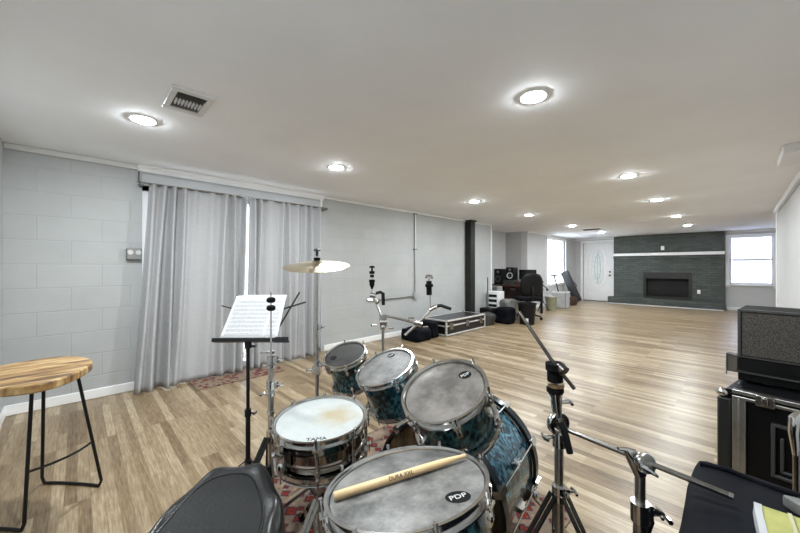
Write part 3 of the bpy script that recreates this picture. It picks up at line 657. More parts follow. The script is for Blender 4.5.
# tom mount on the bass drum
top = B0 + bax * .17 + V((0, 0, .268))
g = MB(); g.box(top + V((0, 0, .008)), (.07, .07, .02)); g.cyl(top, top + V((0, 0, .155)), .016); bc = TC - TN.normalized() * .13 + V((-.15, .04, 0)); bb_ = TB - TNB.normalized() * .13 + V((.158, .02, -.0))
topp = top + V((0, 0, .15)); g.ball(topp, .026); g.tube([topp, bc], .011, 8); g.tube([topp, bb_], .011, 8); g.build('tom_mount', CHROME, bass)
for tt, M_, nm in ((tomC, MC, 'c'), (tomB, MBm, 'b')):
    tgt = bc if tt is tomC else bb_
    l_ = M_.inverted() @ tgt; a = math.atan2(l_.y, l_.x); g = MB(M_); g.box((math.cos(a) * .152, math.sin(a) * .152, -.12), (.03, .05, .07), Matrix.Rotation(a, 3, 'Z')); g.cyl((math.cos(a) * .18, math.sin(a) * .165, -.12), (math.cos(a) * .185, math.sin(a) * .185, -.12), .014); g.build('mount_bracket', CHROME, tt)

# ------------------------------------------------------------------ hardware stands
def wing(m, p, d, s=1):
    d = V(d).normalized(); p = V(p); b = basis(d)
    m.cyl(p, p + d * .022 * s, .005 * s, n=8); q = p + d * .022 * s; x = b @ V((1, 0, 0))
    m.tube([q - x * .018 * s, q - x * .006 * s + d * .004 * s, q + x * .006 * s + d * .004 * s, q + x * .018 * s], .0045 * s, 6)
def tripod(root, x, y, zc, Rl, rots, m=STEEL, zfoot=.018, zb=.12, w=.02):
    for a in rots:
        c, s = math.cos(a), math.sin(a); n_ = V((-s, c, 0)); P0 = V((x + c * .02, y + s * .02, zc)); P1 = V((x + c * Rl, y + s * Rl, zfoot)); 
        g = MB()
        for k in (-1, 1): g.bar(P0 + n_ * k * w / 2, P1 + n_ * k * w / 2 * .7, .004, .016, n_)
        Pm = P0.lerp(P1, .55); Pb = V((x + c * .018, y + s * .018, zb))
        for k in (-1, 1): g.bar(Pb + n_ * k * w / 2 * .7, Pm + n_ * k * w / 2 * .7, .003, .012, n_)
        l = g.build('leg', m, root)
        MB().cyl(P1 + V((-c * .02, -s * .02, .004)), P1 + V((c * .02, s * .02, -.0)), .011).build('rubber_foot', RUBBER, l)
    g = MB(); g.cyl((x, y, zb - .02), (x, y, zb + .02), .017); g.build('brace_collar', CHROME, root)
    g = MB(); g.cyl((x, y, zc - .02), (x, y, zc + .025), .019); wing(g, (x, y, zc + .005), (rv - dv * .3)); g.build('leg_collar', CHROME, root)
def pole(root, x, y, segs, m=POLEM):
    for (z0, z1, r) in segs:
        g = MB(); g.cyl((x, y, z0), (x, y, z1), r); g.build('pole', m, root)
    for (z0, z1, r) in segs[:-1]:
        g = MB(); g.cyl((x, y, z1 - .03), (x, y, z1 + .008), r + .006); g.box((x + rv.x * .018, y + rv.y * .018, z1 - .012), (.022, .022, .024), Matrix.Rotation(TH, 3, 'Z')); wing(g, V((x, y, z1 - .012)) + rv * .026, rv); g.build('height_clamp', CHROME, root)
def pxz(py, dep): return CH - (py - 266.5) / F * dep

# cymbal stand behind the snare, holding the small tom
dep = 2.06; b_ = at(317, 300, dep); x, y = b_.x, b_.y
cs_ = thing('cymbal_stand', (x, y, 0), 'tall straight chrome cymbal stand beside the curtains, holding the bronze cymbal', 'cymbal stand')
tripod(cs_, x, y, .36, .30, (R(100), R(220), R(340)))
pole(cs_, x, y, [(.07, pxz(362, dep), .0125), (pxz(362, dep), pxz(325, dep), .010), (pxz(325, dep), pxz(270, dep), .0075)])
g = MB(); zt = pxz(270, dep); g.cyl((x, y, zt - .02), (x, y, zt + .012), .014); wing(g, V((x, y, zt - .005)) + rv * .012, rv); g.ball((x, y, zt + .012), .013); g.cyl((x, y, zt), (x, y, pxz(249, dep)), .0035, n=8); g.build('tilter', CHROME, cs_)
zc_ = pxz(264, dep)
g = MB(); g.cyl((x, y, zc_ - .018), (x, y, zc_ - .004), .02); g.build('lower_felt', FELT, cs_)
g = MB(); g.cyl((x, y, zc_ + .022), (x, y, zc_ + .04), .02); g.build('upper_felt', FELT, cs_); g = MB(); wing(g, (x, y, pxz(256, dep)), (0, 0, 1), 1.6); g.build('wing_nut', BLACKM, cs_)
pa = V((x, y, pxz(370, dep))); lA = TA - TNA.normalized() * .07; dirA = (pa - lA); dirA.z = 0; dirA.normalize(); pe = lA + dirA * .135
g = MB(); g.box(pa, (.05, .05, .05), Matrix.Rotation(TH, 3, 'Z')); wing(g, pa - rv * .028, -rv, 1.3); g.tube([pa, pa.lerp(pe, .5) + V((0, 0, .012)), pe], .009, 8); g.build('tom_clamp', CHROME, cs_)
cyx = frame((x, y, zc_ + .004), (.13, -.13, 1))
q = MB(cyx); RC = .205; q.lathe([(.006, .020), (.02, .019), (.034, .010), (.042, .004), (RC * .5, -.004), (RC, -.018), (RC, -.0192), (RC * .5, -.0055), (.042, .0025), (.033, .008), (.02, .017), (.006, .018)], 64, closed=True)
tag(q.build('crash_cymbal', BRASS), 'thin pale bronze cymbal on the straight stand', 'cymbal')

# hi-hat stand without cymbals
dep = 1.47; b_ = at(271, 400, dep); x, y = b_.x, b_.y
hh = thing('hi_hat_stand', (x, y, 0), 'bare chrome hi-hat stand with black clutch left of the snare', 'hi-hat stand')
zc0 = pxz(436, dep)
tripod(hh, x, y, zc0, .30, (R(160), R(285), R(50)), BLACKM, zb=.10)
pole(hh, x, y, [(.07, pxz(382, dep), .0135), (pxz(382, dep), pxz(357, dep), .011), (pxz(357, dep), pxz(355, dep), .010)])
MB().cyl((x, y, pxz(358, dep)), (x, y, pxz(292, dep)), .0038, n=8).build('pull_rod', CHROME, hh)
g = MB(); z1 = pxz(300, dep); z2 = pxz(308, dep)
for zz in (z1, z2): g.lathe([(0, -.013), (.012, -.012), (.019, -.006), (.019, .006), (.012, .012), (0, .013)], 16, Matrix.Translation((x, y, zz)))
g.build('clutch', FELT, hh)
g = MB()
for py in (352, 366, 394, 412):
    g = MB(); zz = pxz(py, dep); g.lathe([(.0, -.008), (.018, -.006), (.018, .006), (0, .008)], 14, Matrix.Translation((x, y, zz)))
    if py < 400: wing(g, V((x, y, zz)) - rv * .016, -rv)
    g.build('clamp_ring', CHROME, hh)
g = MB(); fd = V((.75, -.66, 0)); e = Matrix.Rotation(math.atan2(fd.y, fd.x), 3, 'Z'); pc_ = V((x, y, .02)) + fd * .16; g.box(pc_ + V((0, 0, .03)), (.26, .085, .008), e @ Matrix.Rotation(R(-12), 3, 'Y')); g.box(V((x, y, .015)) + fd * .15, (.3, .05, .006), e); g.build('pedal', STEEL, hh)

# snare stand
x, y = SC[0], SC[1]; zb_ = SC[2] - .165
ss = thing('snare_stand', (x, y, 0), 'chrome snare stand with a basket gripping the steel snare', 'drum stand')
tripod(ss, x, y, .26, .25, (R(-70), R(50), R(170)), STEEL, zb=.09)
pole(ss, x, y, [(.06, .30, .013), (.30, zb_ - .05, .0105)])
for k in range(3):
    a = R(20 + 120 * k); c, s = math.cos(a), math.sin(a)
    g = MB(); g.tube([(x, y, zb_ - .06), (x + c * .10, y + s * .10, zb_ - .035), (x + c * .198, y + s * .198, zb_ - .012), (x + c * .203, y + s * .203, zb_ + .028)], .0065, 8); am = g.build('basket_arm', CHROME, ss)
    g = MB(); g.cyl((x + c * .2, y + s * .2, zb_ - .016), (x + c * .203, y + s * .203, zb_ + .03), .0095); g.build('rubber_grip', RUBBER, am)
g = MB(); g.cyl((x, y, zb_ - .09), (x, y, zb_ - .045), .022); wing(g, V((x, y, zb_ - .07)) - rv * .02 - dv * .01, -rv - dv, 1.2); g.build('tilter', CHROME, ss)

# double boom stand behind the toms
dep = 2.4; P = lambda px, py, d=dep: at(px, py, d)
b_ = P(383, 325); x, y = b_.x, b_.y
bs = thing('boom_stand', (x, y, 0), 'chrome stand with two bare cymbal arms behind the small toms', 'cymbal stand')
tripod(bs, x, y, .38, .32, (R(30), R(150), R(270)))
pole(bs, x, y, [(.07, .45, .0135), (.45, b_.z, .011)])
g = MB(); g.cyl(P(380, 322), P(387, 322), .028); g.ball(P(383, 327), .026); wing(g, P(377, 325), -rv, 1.6); wing(g, P(388, 328), rv, 1.4); g.box(P(383, 318), (.05, .05, .05), Matrix.Rotation(TH, 3, 'Z')); g.build('multi_clamp', CHROME, bs)
g = MB(); g.tube([P(383, 321), P(378, 308), P(374, 297), P(372, 292)], .0085, 8); g.cyl(P(370, 295), P(376, 296), .017); g.ball(P(377, 302), .018); wing(g, P(372, 300), -rv, 1.5); g.cyl(P(372, 294), P(372, 270), .004, n=8); g.build('boom_arm', CHROME, bs)
g = MB()
for py, r_ in ((272.5, .02), (276, .015), (281, .022), (284, .019)): g.cyl(P(372, py - 1.4), P(372, py + 1.4), r_)
g.cyl(P(372, 285.5), P(372, 289), .017, .006); wing(g, P(372, 271.5), (0, 0, 1), 1.4); g.build('cymbal_felt', FELT, bs)
g = MB(); g.tube([P(376, 293), P(380, 292), P(383, 293.5), P(383.5, 305)], .013, 8); g.build('lever_handle', PLASTIC, bs)
g = MB(); g.tube([P(386, 316), P(402, 319.5), P(417, 323.5)], .009, 8); g.cyl(P(414, 322.5), P(422, 324.5), .02); g.ball(P(418, 323), .022); wing(g, P(414, 318), -rv, 1.5); wing(g, P(423, 327), rv, 1.3); g.build('boom_arm', CHROME, bs)
g = MB(); g.tube([P(405, 335), P(418, 323), P(430, 311), P(438, 306)], .0095, 8); g.cyl(P(429, 310), P(437, 306.5), .016); g.cyl(P(430.5, 309), P(429.5, 283), .0045, n=8); wing(g, P(432, 307), rv, 1.3); g.build('boom_arm', CHROME, bs)
g = MB(); g.tube([P(437, 306), P(441, 305.5), P(451, 309)], .012, 8); g.build('lever_handle', PLASTIC, bs)
g = MB(); g.cyl(P(429.2, 295), P(429, 281), .020); g.cyl(P(429.2, 287), P(429.1, 284), .029); g.build('cymbal_felt', FELT, bs)
g = MB(); wing(g, P(429, 281), (0, 0, 1), 1.6); g.ball(P(426, 277), .01); g.ball(P(432, 277.5), .01); g.build('wing_nut', CHROME, bs)

# front right stand with upright boom tip
dep = 1.06; P = lambda px, py, d=dep: at(px + 1.5, py, d)
b_ = P(557.5, 450); x, y = b_.x, b_.y
fs = thing('boom_stand', (x, y, 0), 'nearest chrome boom stand, its thin rod reaching up left over the floor', 'cymbal stand')
zc1 = pxz(494, dep)
tripod(fs, x, y, zc1, .30, (R(112), R(232), R(352)), DARKST, zb=.16, w=.024)
pole(fs, x, y, [(.08, zc1 + .02, .0155), (zc1 + .02, pxz(438, dep), .0135)])
g = MB(); g.cyl(P(558, 446), P(557.5, 433), .021, .019); wing(g, P(552, 437), -rv, 1.2); g.build('top_clamp', CHROME, fs)
g = MB(); M_ = frame(P(556.5, 423), dv * -1 + rv * .2); g.lathe([(.022, -.010), (.034, -.010), (.037, -.005), (.037, .005), (.034, .010), (.022, .010)], 28, M_, True); g.lathe([(0, -.014), (.019, -.014), (.019, .014), (0, .014)], 20, M_); g.build('ratchet_wheel', CHROME, fs)
g = MB(); g.tube([P(559, 423, 1.03), P(562, 428, 1.02), P(568.5, 453, 1.01)], [.012, .011, .010], 10); g.build('lever_handle', PLASTIC, fs)
g = MB(); g.tube([P(556.5, 420), P(555, 405), P(554.5, 398)], [.012, .016, .018], 12); g.cyl(P(554.5, 400), P(554, 393), .017, .022); g.cyl(P(553.8, 392), P(553.2, 366), .006); wing(g, P(560, 402), rv, 1.1); g.build('tilter', CHROME, fs)
g = MB()
for a_, b2, r_ in ((391.5, 387.5, .026), (386.5, 383.5, .022), (381, 371, .024), (370, 363, .029)): g.cyl(P(553.7, a_), P(553.5, b2), r_)
g.build('cymbal_felt', FELT, fs)
g = MB(); g.cyl(P(554.5, 386.5), P(554.4, 383), .025); g.build('brass_washer', mat('bronze_washer', (.35, .24, .13), .35, .8), fs)
g = MB(); g.tube([P(573, 389, 1.02), P(560, 373, 1.04), P(550, 360, 1.07), P(517.5, 312, 1.2)], .0058, 10); g.cyl(P(563, 372, 1.03), P(557, 366, 1.05), .018); g.build('boom_rod', DARKST, fs)

# second front stand with horizontal boom
dep = .905; P = lambda px, py, d=dep: at(px, py, d)
b_ = P(640, 470); x, y = b_.x, b_.y
fs2 = thing('boom_stand', (x, y, 0), 'chrome boom stand at lower right with a long level arm crossing to the black bag', 'cymbal stand')
tripod(fs2, x, y, .34, .20, (R(50), R(165), R(275)), STEEL, zb=.12)
pole(fs2, x, y, [(.07, pxz(510, dep), .0165), (pxz(510, dep), pxz(468, dep), .0125)])
g = MB(); g.cyl(P(640, 514), P(640, 502), .023); g.box(P(645, 509), (.03, .024, .03), Matrix.Rotation(TH, 3, 'Z')); wing(g, P(652, 510), rv - V((0, 0, .5)), 1.5); g.build('clamp', CHROME, fs2)
g = MB(); g.tube([P(650, 511), P(652, 522), P(647, 536), P(645, 560)], .006, 8); g.build('memory_lock', STEEL, fs2)
g = MB(); g.tube([P(640, 474), P(637, 466), P(632, 457), P(626, 449)], [.016, .018, .016, .007], 10); g.tube([P(618, 448.5), P(626, 449.5), P(634, 453)], [.004, .007, .011], 8); M_ = frame(P(645, 463, .88), -dv + rv * .15 + V((0, 0, .25))); g.lathe([(.012, -.01), (.024, -.01), (.027, 0), (.024, .01), (.012, .01)], 24, M_, True); g.lathe([(0, -.011), (.013, -.011), (.013, .011), (0, .011)], 16, M_); g.build('tilter', CHROME, fs2)
g = MB(); g.tube([P(641, 466, .87), P(650, 471, .865), P(658, 477, .86)], [.006, .007, .003], 8); g.build('wing_lever', CHROME, fs2)
pA, pB = at(566, 429.5, 1.03), at(731, 496, .77)
g = MB(); g.tube([pA, pB], .0072, 12); g.build('boom_arm', STEEL, fs2)
g = MB(); g.cyl(pB - (pB - pA).normalized() * .004, pB + (pB - pA).normalized() * .004, .0078); g.build('end_cap', CHROME, fs2)

# ------------------------------------------------------------------ music stand and sheets
dep = 1.66; P = lambda px, py, d=dep: at(px, py, d)
b_ = P(248, 400); x, y = b_.x, b_.y
ms = thing('music_stand', (x, y, 0), 'black folding wire music stand in front of the grey curtains', 'music stand')
zl = pxz(341.5, dep)
g = MB(); g.cyl((x, y, .10), (x, y, pxz(412, dep)), .0115); g.build('pole', BLACKM, ms); g = MB(); g.cyl((x, y, pxz(412, dep)), (x, y, zl), .0085); g.build('pole', BLACKM, ms)
g = MB(); g.cyl((x, y, pxz(416, dep)), (x, y, pxz(409, dep)), .016); wing(g, V((x, y, pxz(413, dep))) + rv * .012, rv); g.cyl((x, y, pxz(348, dep)), (x, y, pxz(342, dep)), .017); wing(g, V((x, y, pxz(346, dep))) + rv * .012, rv); g.build('clamp', BLACKM, ms)
g = MB(); g.cyl((x, y, pxz(465, dep)), (x, y, pxz(459, dep)), .017); wing(g, V((x, y, pxz(462, dep))) + rv * .012, rv); g.build('leg_collar', BLACKM, ms)
for a in (R(75), R(195), R(315)):
    c, s = math.cos(a), math.sin(a); g = MB(); g.bar((x + c * .015, y + s * .015, .22), (x + c * .27, y + s * .27, .012), .004, .014, (-s, c, 0)); g.bar((x + c * .012, y + s * .012, .10), (x + c * .14, y + s * .14, .12), .003, .011, (-s, c, 0)); l = g.build('leg', BLACKM, ms)
    MB().cyl((x + c * .255, y + s * .255, .011), (x + c * .285, y + s * .285, .011), .010).build('rubber_foot', RUBBER, l)
ex = (rv + dv * .02).normalized(); lean = R(24); hd_ = V((-ex.y, ex.x, 0)); eu = hd_ * math.sin(lean) + V((0, 0, 1)) * math.cos(lean); en = ex.cross(eu)   # towards the camera
if en.dot(dv) > 0: en = -en
c0 = V((x, y, zl))
D_ = lambda a, b, c=0: c0 + ex * a + eu * b + en * c
g = MB(); g.bar(D_(-.175, 0), D_(.205, 0), .028, .006, eu); g.bar(D_(-.175, .006, .014), D_(.205, .006, .014), .003, .018, eu); g.build('ledge', BLACKM, ms)
g = MB(); g.bar(D_(.205, .004, .018), D_(.14, .004, .018), .004, .028, eu); g.build('page_clip', BLACKM, ms)
g = MB()
for a, b in (((0, .0), (-.10, .16)), ((.11, .003), (.225, .265)), ((-.175, .19), (-.02, .15)), ((.265, .21), (.125, .165)), ((-.115, .15), (-.105, .25)), ((.06, 0), (.0, .16)), ((0, 0), (.02, .2))):
    g.bar(D_(*a, -.010), D_(*b, -.010), .004, .013, en)
g.build('desk_strut', BLACKM, ms)
def sheet(a0, a1, h, off, skew, label, curl):
    m = MB(); N_ = 8; gr = []
    for j in range(N_ + 1):
        row = []
        for i in range(N_ + 1):
            u, v_ = i / N_, j / N_
            row.append(m.bm.verts.new(D_(a0 + (a1 - a0) * u + skew * v_, .006 + h * v_, off + curl * math.sin(math.pi * u) * v_)))
        gr.append(row)
    uvl = m.bm.loops.layers.uv.new('UVMap')
    for j in range(N_):
        for i in range(N_):
            f_ = m.bm.faces.new((gr[j][i], gr[j][i + 1], gr[j + 1][i + 1], gr[j + 1][i]))
            for lp, (ii, jj) in zip(f_.loops, ((i, j), (i + 1, j), (i + 1, j + 1), (i, j + 1))): lp[uvl].uv = (ii / N_, jj / N_)
    o = m.build('sheet_music', SHEET, sharp=180); so = o.modifiers.new('s', 'SOLIDIFY'); so.thickness = .0006
    return tag(o, label, 'sheet music', 'sheets of music')
sheet(-.145, .075, .235, .004, .045, 'front printed music page on the left of the black stand', .004)
sheet(-.06, .142, .240, .0015, .02, 'printed music page at the right edge, partly behind the front page', .0)

# ------------------------------------------------------------------ throne
t = thing('drum_throne', (-.95, .2, 0), 'black leather drum throne with a saddle shaped seat', 'stool')
plan = [(-1.05, .12), (-1.19, .25), (-1.235, .36), (-1.16, .46), (-1.0, .45), (-.86, .405), (-.745, .32), (-.69, .19), (-.71, .05), (-.80, -.05), (-.93, -.03)]
sm = cr_smooth([(a, b, 0) for a, b in plan], 5); cc = V((-.95, .21, 0))
m = MB(); rings = []
prof = [(.0, .408), (.80, .41), (.95, .425), (1.0, .455), (1.0, .488), (.975, .512), (.92, .526), (.83, .530), (.78, .526), (.6, .524), (.3, .522), (0, .521)]
for sc_, z in prof:
    if sc_ == 0: rings.append([m.bm.verts.new((cc.x, cc.y, z))]); continue
    rings.append([m.bm.verts.new(V((cc.x, cc.y, z)) + (p - cc) * sc_ + V((0, 0, .010 * math.sin(k * .9) * (sc_ > .9)))) for k, p in enumerate(sm)])
n_ = len(sm)
for A, B in zip(rings[:-1], rings[1:]):
    for k in range(n_):
        j = (k + 1) % n_
        if len(A) == 1: m.bm.faces.new((A[0], B[j], B[k]))
        elif len(B) == 1: m.bm.faces.new((A[k], A[j], B[0]))
        else: m.bm.faces.new((A[k], A[j], B[j], B[k]))
m.build('seat', LEATHER, t, sub=1, sharp=180)
m = MB(); pa_ = [(cc.x + (p.x - cc.x) * .74, cc.y + (p.y - cc.y) * .74) for p in sm]; m.prism(pa_, .515, .5285); m.build('seat_panel', LEATHER2, t, bevel=.006)
m = MB(); m.tube([V((a, b, .527)) for a, b in pa_], .0035, 6, True); m.build('piping', LEATHER, t)
tx_, ty_ = -.95, .2
pole(t, tx_, ty_, [(.05, .25, .017), (.25, .41, .013)]); tripod(t, tx_, ty_, .22, .24, (R(90), R(210), R(330)), STEEL, zb=.07)

# ------------------------------------------------------------------ right: amplifier on a case, bag
Cc = at(717, 383, 1.5); rzc = R(-10.7)
fc = thing('rack_case', (Cc.x, Cc.y, 0), 'tall black flight case with aluminium edging beside the right wall', 'flight case', rz=rzc)
MW = Matrix.Translation((Cc.x, Cc.y, 0)) @ Matrix.Rotation(rzc, 4, 'Z'); zt = .66; wd, dp = .46, .38
m = MB(MW); m.bb(.012, wd, .012, dp, .06, zt - .03); m.build('body', mat('black_laminate', (.004, .004, .0045), .4, 0, .2, 12, spec=.2), fc, bevel=.004)
m = MB(MW); m.bb(.0, .048, -.004, .05, .05, zt - .045); m.build('front_post', mat('case_black', (.011, .012, .011), .4), fc, bevel=.008)
m = MB(MW); m.bb(.05, .092, -.006, .012, .05, zt - .035); m.bb(.068, .074, -.009, .0, .05, zt - .035); m.build('vertical_edging', ALU, fc, bevel=.002)
m = MB(MW); m.bb(.05, wd, -.008, .03, zt - .038, zt - .026); m.bb(.05, wd, -.008, .03, zt - .016, zt); m.build('top_edging', ALU, fc, bevel=.002)
m = MB(MW); m.bb(.03, wd, .0, dp, zt - .028, zt - .004); m.build('lid', MATS['black_laminate'], fc)
m = MB(MW); m.ball((.016, .012, zt - .026), .022, (1.1, 1, .9)); m.build('ball_corner', CHROME, fc)
m = MB(MW); m.box((.15, -.012, zt - .022), (.055, .012, .045)); m.box((.15, -.02, zt - .02), (.02, .012, .03)); m.build('latch', STEEL, fc, bevel=.003)
m = MB(MW)
for a in ((.165, .40, zt - .118, zt - .106), (.165, .40, .335, .347)): m.bb(a[0], a[1], -.006, .014, a[2], a[3])
m.bb(.165, .177, -.006, .014, .335, zt - .106); m.bb(.19, .20, -.004, .014, .36, .50); m.bb(.19, .30, -.004, .014, .36, .37); m.build('recessed_plate', DGREY, fc, bevel=.002)
for i, (cx_, cy_) in enumerate(((.05, .05), (.41, .05), (.05, .33), (.41, .33))):
    m = MB(MW); m.cyl((cx_ - .015, cy_, .03), (cx_ + .015, cy_, .03), .03); m.bb(cx_ - .02, cx_ + .02, cy_ - .02, cy_ + .02, .045, .06); m.build('caster', RUBBER, fc)
Ca = at(737.5, 381, 1.55); rza = R(-6)
am = thing('guitar_amplifier', (Ca.x, Ca.y, zt), 'black amplifier with a woven speaker grille on top of the tall case', 'amplifier', rz=rza)
MA_ = Matrix.Translation((Ca.x, Ca.y, zt)) @ Matrix.Rotation(rza, 4, 'Z'); ah = pxz(309, 1.55) - zt; aw = .46
m = MB(MA_); m.bb(0, aw, .012, .26, .006, ah); m.build('cabinet', mat('black_tolex', (.004, .004, .004), .6, 0, .3, 60, .4, 300, spec=.15), am, bevel=.006)
gz = ah - .215
m = MB(MA_); m.bb(.012, aw - .012, .002, .014, gz, ah - .014); m.build('grille', GRILLE, am, bevel=.003)
m = MB(MA_); m.bb(0, .010, -.001, .02, gz - .01, ah); m.bb(0, aw, -.001, .02, ah - .010, ah); m.bb(0, aw, -.001, .016, gz - .008, gz - .002); m.build('piping', mat('grey_piping', (.05, .05, .048), .4), am)
m = MB(MA_); m.bb(.008, aw - .008, .0, .014, .055, gz - .012); m.build('control_panel', mat('gloss_black', (.003, .003, .003), .25), am)
m = MB(MA_); m.bb(0, aw, -.003, .02, .045, .052); m.build('lower_strip', DGREY, am)
m = MB(MA_); m.bb(-.040, -.001, .03, .06, .035, .115); m.build('side_bracket', mat('brown_grey', (.10, .085, .075), .5), am, bevel=.004)
m = MB(MA_); m.bb(-.042, 0, .027, .063, .115, .121); m.bb(-.042, -.038, .027, .063, .02, .12); m.build('bracket_edge', CHROME, am)
for cx_ in (.04, aw - .04):
    for cy_ in (.05, .22): MB(MA_).cyl((cx_, cy_, 0), (cx_, cy_, .007), .014).build('foot', RUBBER, am)
# black padded bag
bg = thing('gear_bag', (.18, .95, 0), 'large black nylon gear bag at the lower right corner', 'bag')
m = MB(); x0, x1, y0, y1, z1 = -.078, .46, .50, 1.30, .645
m.bb(x0, x1, y0, y1, .004, z1); m.soft(0, 1, cuts=14)
for v_ in m.bm.verts:
    p = v_.co; n1 = noise.noise(V((p.x * 4, p.y * 7, p.z * 5))); n2 = noise.noise(V((p.x * 11 + 3, p.y * 16, p.z * 9)))
    if p.z > .05:
        p.z += (.010 * n1 + .006 * n2) * (1 if p.z > z1 - .01 else .2) - (.02 * max(0, (1.18 - p.y)) if p.z > z1 - .01 else 0)
        if p.x < x0 + .01: p.x += -.012 + .014 * n1 + .008 * n2
        if p.y > y1 - .01: p.y += .012 * n1 + .006 * n2
m.build('body', CLOTHB, bg, sub=1, sharp=180)
m = MB(); m.tube([V((x0 + .005 + .54 * k / 10, y1 - .055 + .008 * math.sin(k * 1.3), z1 + .004 + .004 * math.sin(k * 2.1))) for k in range(11)], .007, 8); m.build('zip_seam', CLOTHB, bg)
m = MB(); m.tube([V((x0 - .004, y1 - .01, .10 + .5 * k / 8)) + V((.004 * math.sin(k), .004 * math.cos(k * 2), 0)) for k in range(9)], .006, 8); m.build('edge_binding', CLOTHB, bg)
p0, p1 = atz(753, 508, .662), atz(800, 524, .662); dx_ = (p1 - p0).normalized(); nx = V((dx_.y, -dx_.x, 0)); nx = nx if nx.y < 0 else -nx
yp = thing('plastic_packet', p0, 'clear plastic packet with yellow print lying on the black bag', 'packet')
Mp = Matrix((dx_, nx * -1, V((0, 0, 1)))).transposed().to_4x4(); Mp.translation = p0
m = MB(Mp); m.bb(.010, .20, -.16, 0, -.012, .012); m.soft(.003, 30, 2, 4); m.build('pouch', YEL, yp)
m = MB(Mp); m.bb(0, .012, -.162, .002, -.013, .014); m.soft(.003, 40, 5, 3); m.build('white_end', BINP, yp)
m = MB(Mp)
for k in range(4): m.bb(.05 + k * .04, .056 + k * .04, -.155, -.002, .0135, .0165)
m.build('print_stripe', mat('cream_print', (.48, .47, .30), .4), yp)
p0 = atz(782, 494, .675); gp = MB(); e0 = V((1, .10, 0)).normalized(); e1 = V((.55, -.83, 0))
pl = [p0, p0 + e0 * .09 + e1 * -.012, p0 + e0 * .2, p0 + e0 * .2 + e1 * .1, p0 + e1 * .075 + e0 * .03]
gp.prism([(q.x, q.y) for q in pl], .648, .676); gp.soft(.004, 25, 1, 3)
tag(gp.build('grey_pouch', mat('silver_grey_fabric', (.15, .15, .145), .6, 0, .25, 40, .3, 200), bevel=.004), 'small silver grey pouch lying on the black bag at the right edge', 'pouch')
b_ = at(797, 430, 1.16); x, y = b_.x, b_.y
fl = thing('folded_stand', (x, y, 0), 'chrome rod of a folded stand before the tall case, at the right edge', 'stand')
m = MB(); m.cyl((x, y, 0), (x, y, pxz(440, 1.16)), .011); m.build('pole', STEEL, fl)
m = MB(); zz = pxz(418, 1.16); m.tube([V((x, y, zz - .13)) - rv * .004, V((x, y, zz - .05)) - rv * .012, V((x, y, zz)) - rv * .01, V((x, y, zz + .012)) + rv * .01, V((x, y, zz + .008)) + rv * .035, V((x, y, zz - .03)) + rv * .05], [.009, .014, .015, .015, .014, .012], 10); m.build('hook_clamp', CHROME, fl)

# ------------------------------------------------------------------ far flight case
t = thing('flight_case', (-3.71, 5.1, 0), 'low long black flight case with silver edges by the block wall', 'flight case')
X0, X1, Y0, Y1, Z = -3.98, -3.45, 4.48, 5.72, .28
MB().bb(X0 + .006, X1 - .006, Y0 + .006, Y1 - .006, .02, Z - .008).build('body', mat('case_panel', (.007, .007, .008), .35, 0, .2), t)
MB().bb(X0 + .03, X1 - .03, Y0 + .03, Y1 - .03, Z - .010, Z - .004).build('lid_panel', mat('case_lid', (.02, .02, .0195), .3, 0, .2), t)
m = MB(); e = .028
for xx in (X0, X1 - e):
    for yy in (Y0, Y1 - e): m.bb(xx, xx + e, yy, yy + e, .01, Z)
for zz in (.012, .165, Z - e):
    for xx in (X0, X1 - e): m.bb(xx, xx + e, Y0, Y1, zz, zz + e * (.9 if zz != .165 else .8))
    for yy in (Y0, Y1 - e): m.bb(X0, X1, yy, yy + e, zz, zz + e * (.9 if zz != .165 else .8))
m.build('edging', mat('bright_aluminium', (.78, .77, .75), .4, .6, .1, 15), t, bevel=.002)
for yy in (4.62, 5.1, 5.55):
    MB().bb(X1, X1 + .012, yy - .05, yy + .05, .11, .22).build('latch' if yy != 5.1 else 'handle', STEEL, t, bevel=.004)
for xx in (X0 + .02, X1 - .02):
    for yy in (Y0 + .02, Y1 - .02):
        q = MB(); q.ball((xx, yy, Z - .02), .03, (1, 1, .9)); q.build('ball_corner', CHROME, t)
MB().bb(X0 + .05, X1 - .05, Y0 + .05, Y1 - .05, 0, .02).build('foot_runner', RUBBER, t)
def blob(name, c, size, label, cat, m, seed, amp=.05, extra=None):
    q = MB(); q.box(c, size); q.soft(0, 1, cuts=5)
    for v_ in q.bm.verts:
        l_ = V(((v_.co.x - c[0]) / size[0] * 2, (v_.co.y - c[1]) / size[1] * 2, (v_.co.z - c[2]) / size[2] * 2)); k = 1 - .16 * (max(0, l_.length - 1))
        nz = noise.noise_vector(v_.co * 6 + V((seed, 0, 0))) * amp
        z_ = v_.co.z; v_.co = V(c) + (v_.co - V(c)) * k + nz
        if v_.co.z < .003 or z_ < c[2] - size[2] * .49: v_.co.z = max(.003, c[2] - size[2] / 2)
    return q.build(name, m, sub=1, sharp=180) if label is None else tag(q.build(name, m, sub=1, sharp=180), label, cat)
blob('duffel_bag', (-3.68, 3.98, .10), (.40, .36, .20), 'dumpy black bag on the floor under the boom arms, by the block wall', 'bag', CLOTHB, 3, .04)
blob('duffel_bag', (-3.72, 4.315, .14), (.38, .20, .28), 'black bag squeezed against the near end of the low flight case', 'bag', CLOTHB, 8, .03)
blob('cable_heap', (-3.62, 6.02, .12), (.28, .34, .24), 'tangle of black and grey cables beyond the low flight case', 'cables', DGREY, 5, .05)
tag(MB().bb(-3.95, -3.68, 6.30, 6.55, 0, .30).build('storage_box', PLASTIC, bevel=.02), 'plain black box on the floor behind the low flight case', 'box')
q = MB(); q.cyl((-3.95, 6.66, 0), (-3.97, 6.68, .95), .011); tag(q.build('black_pole', BLACKM), 'thin black pole upright left of the white slotted unit', 'pole')
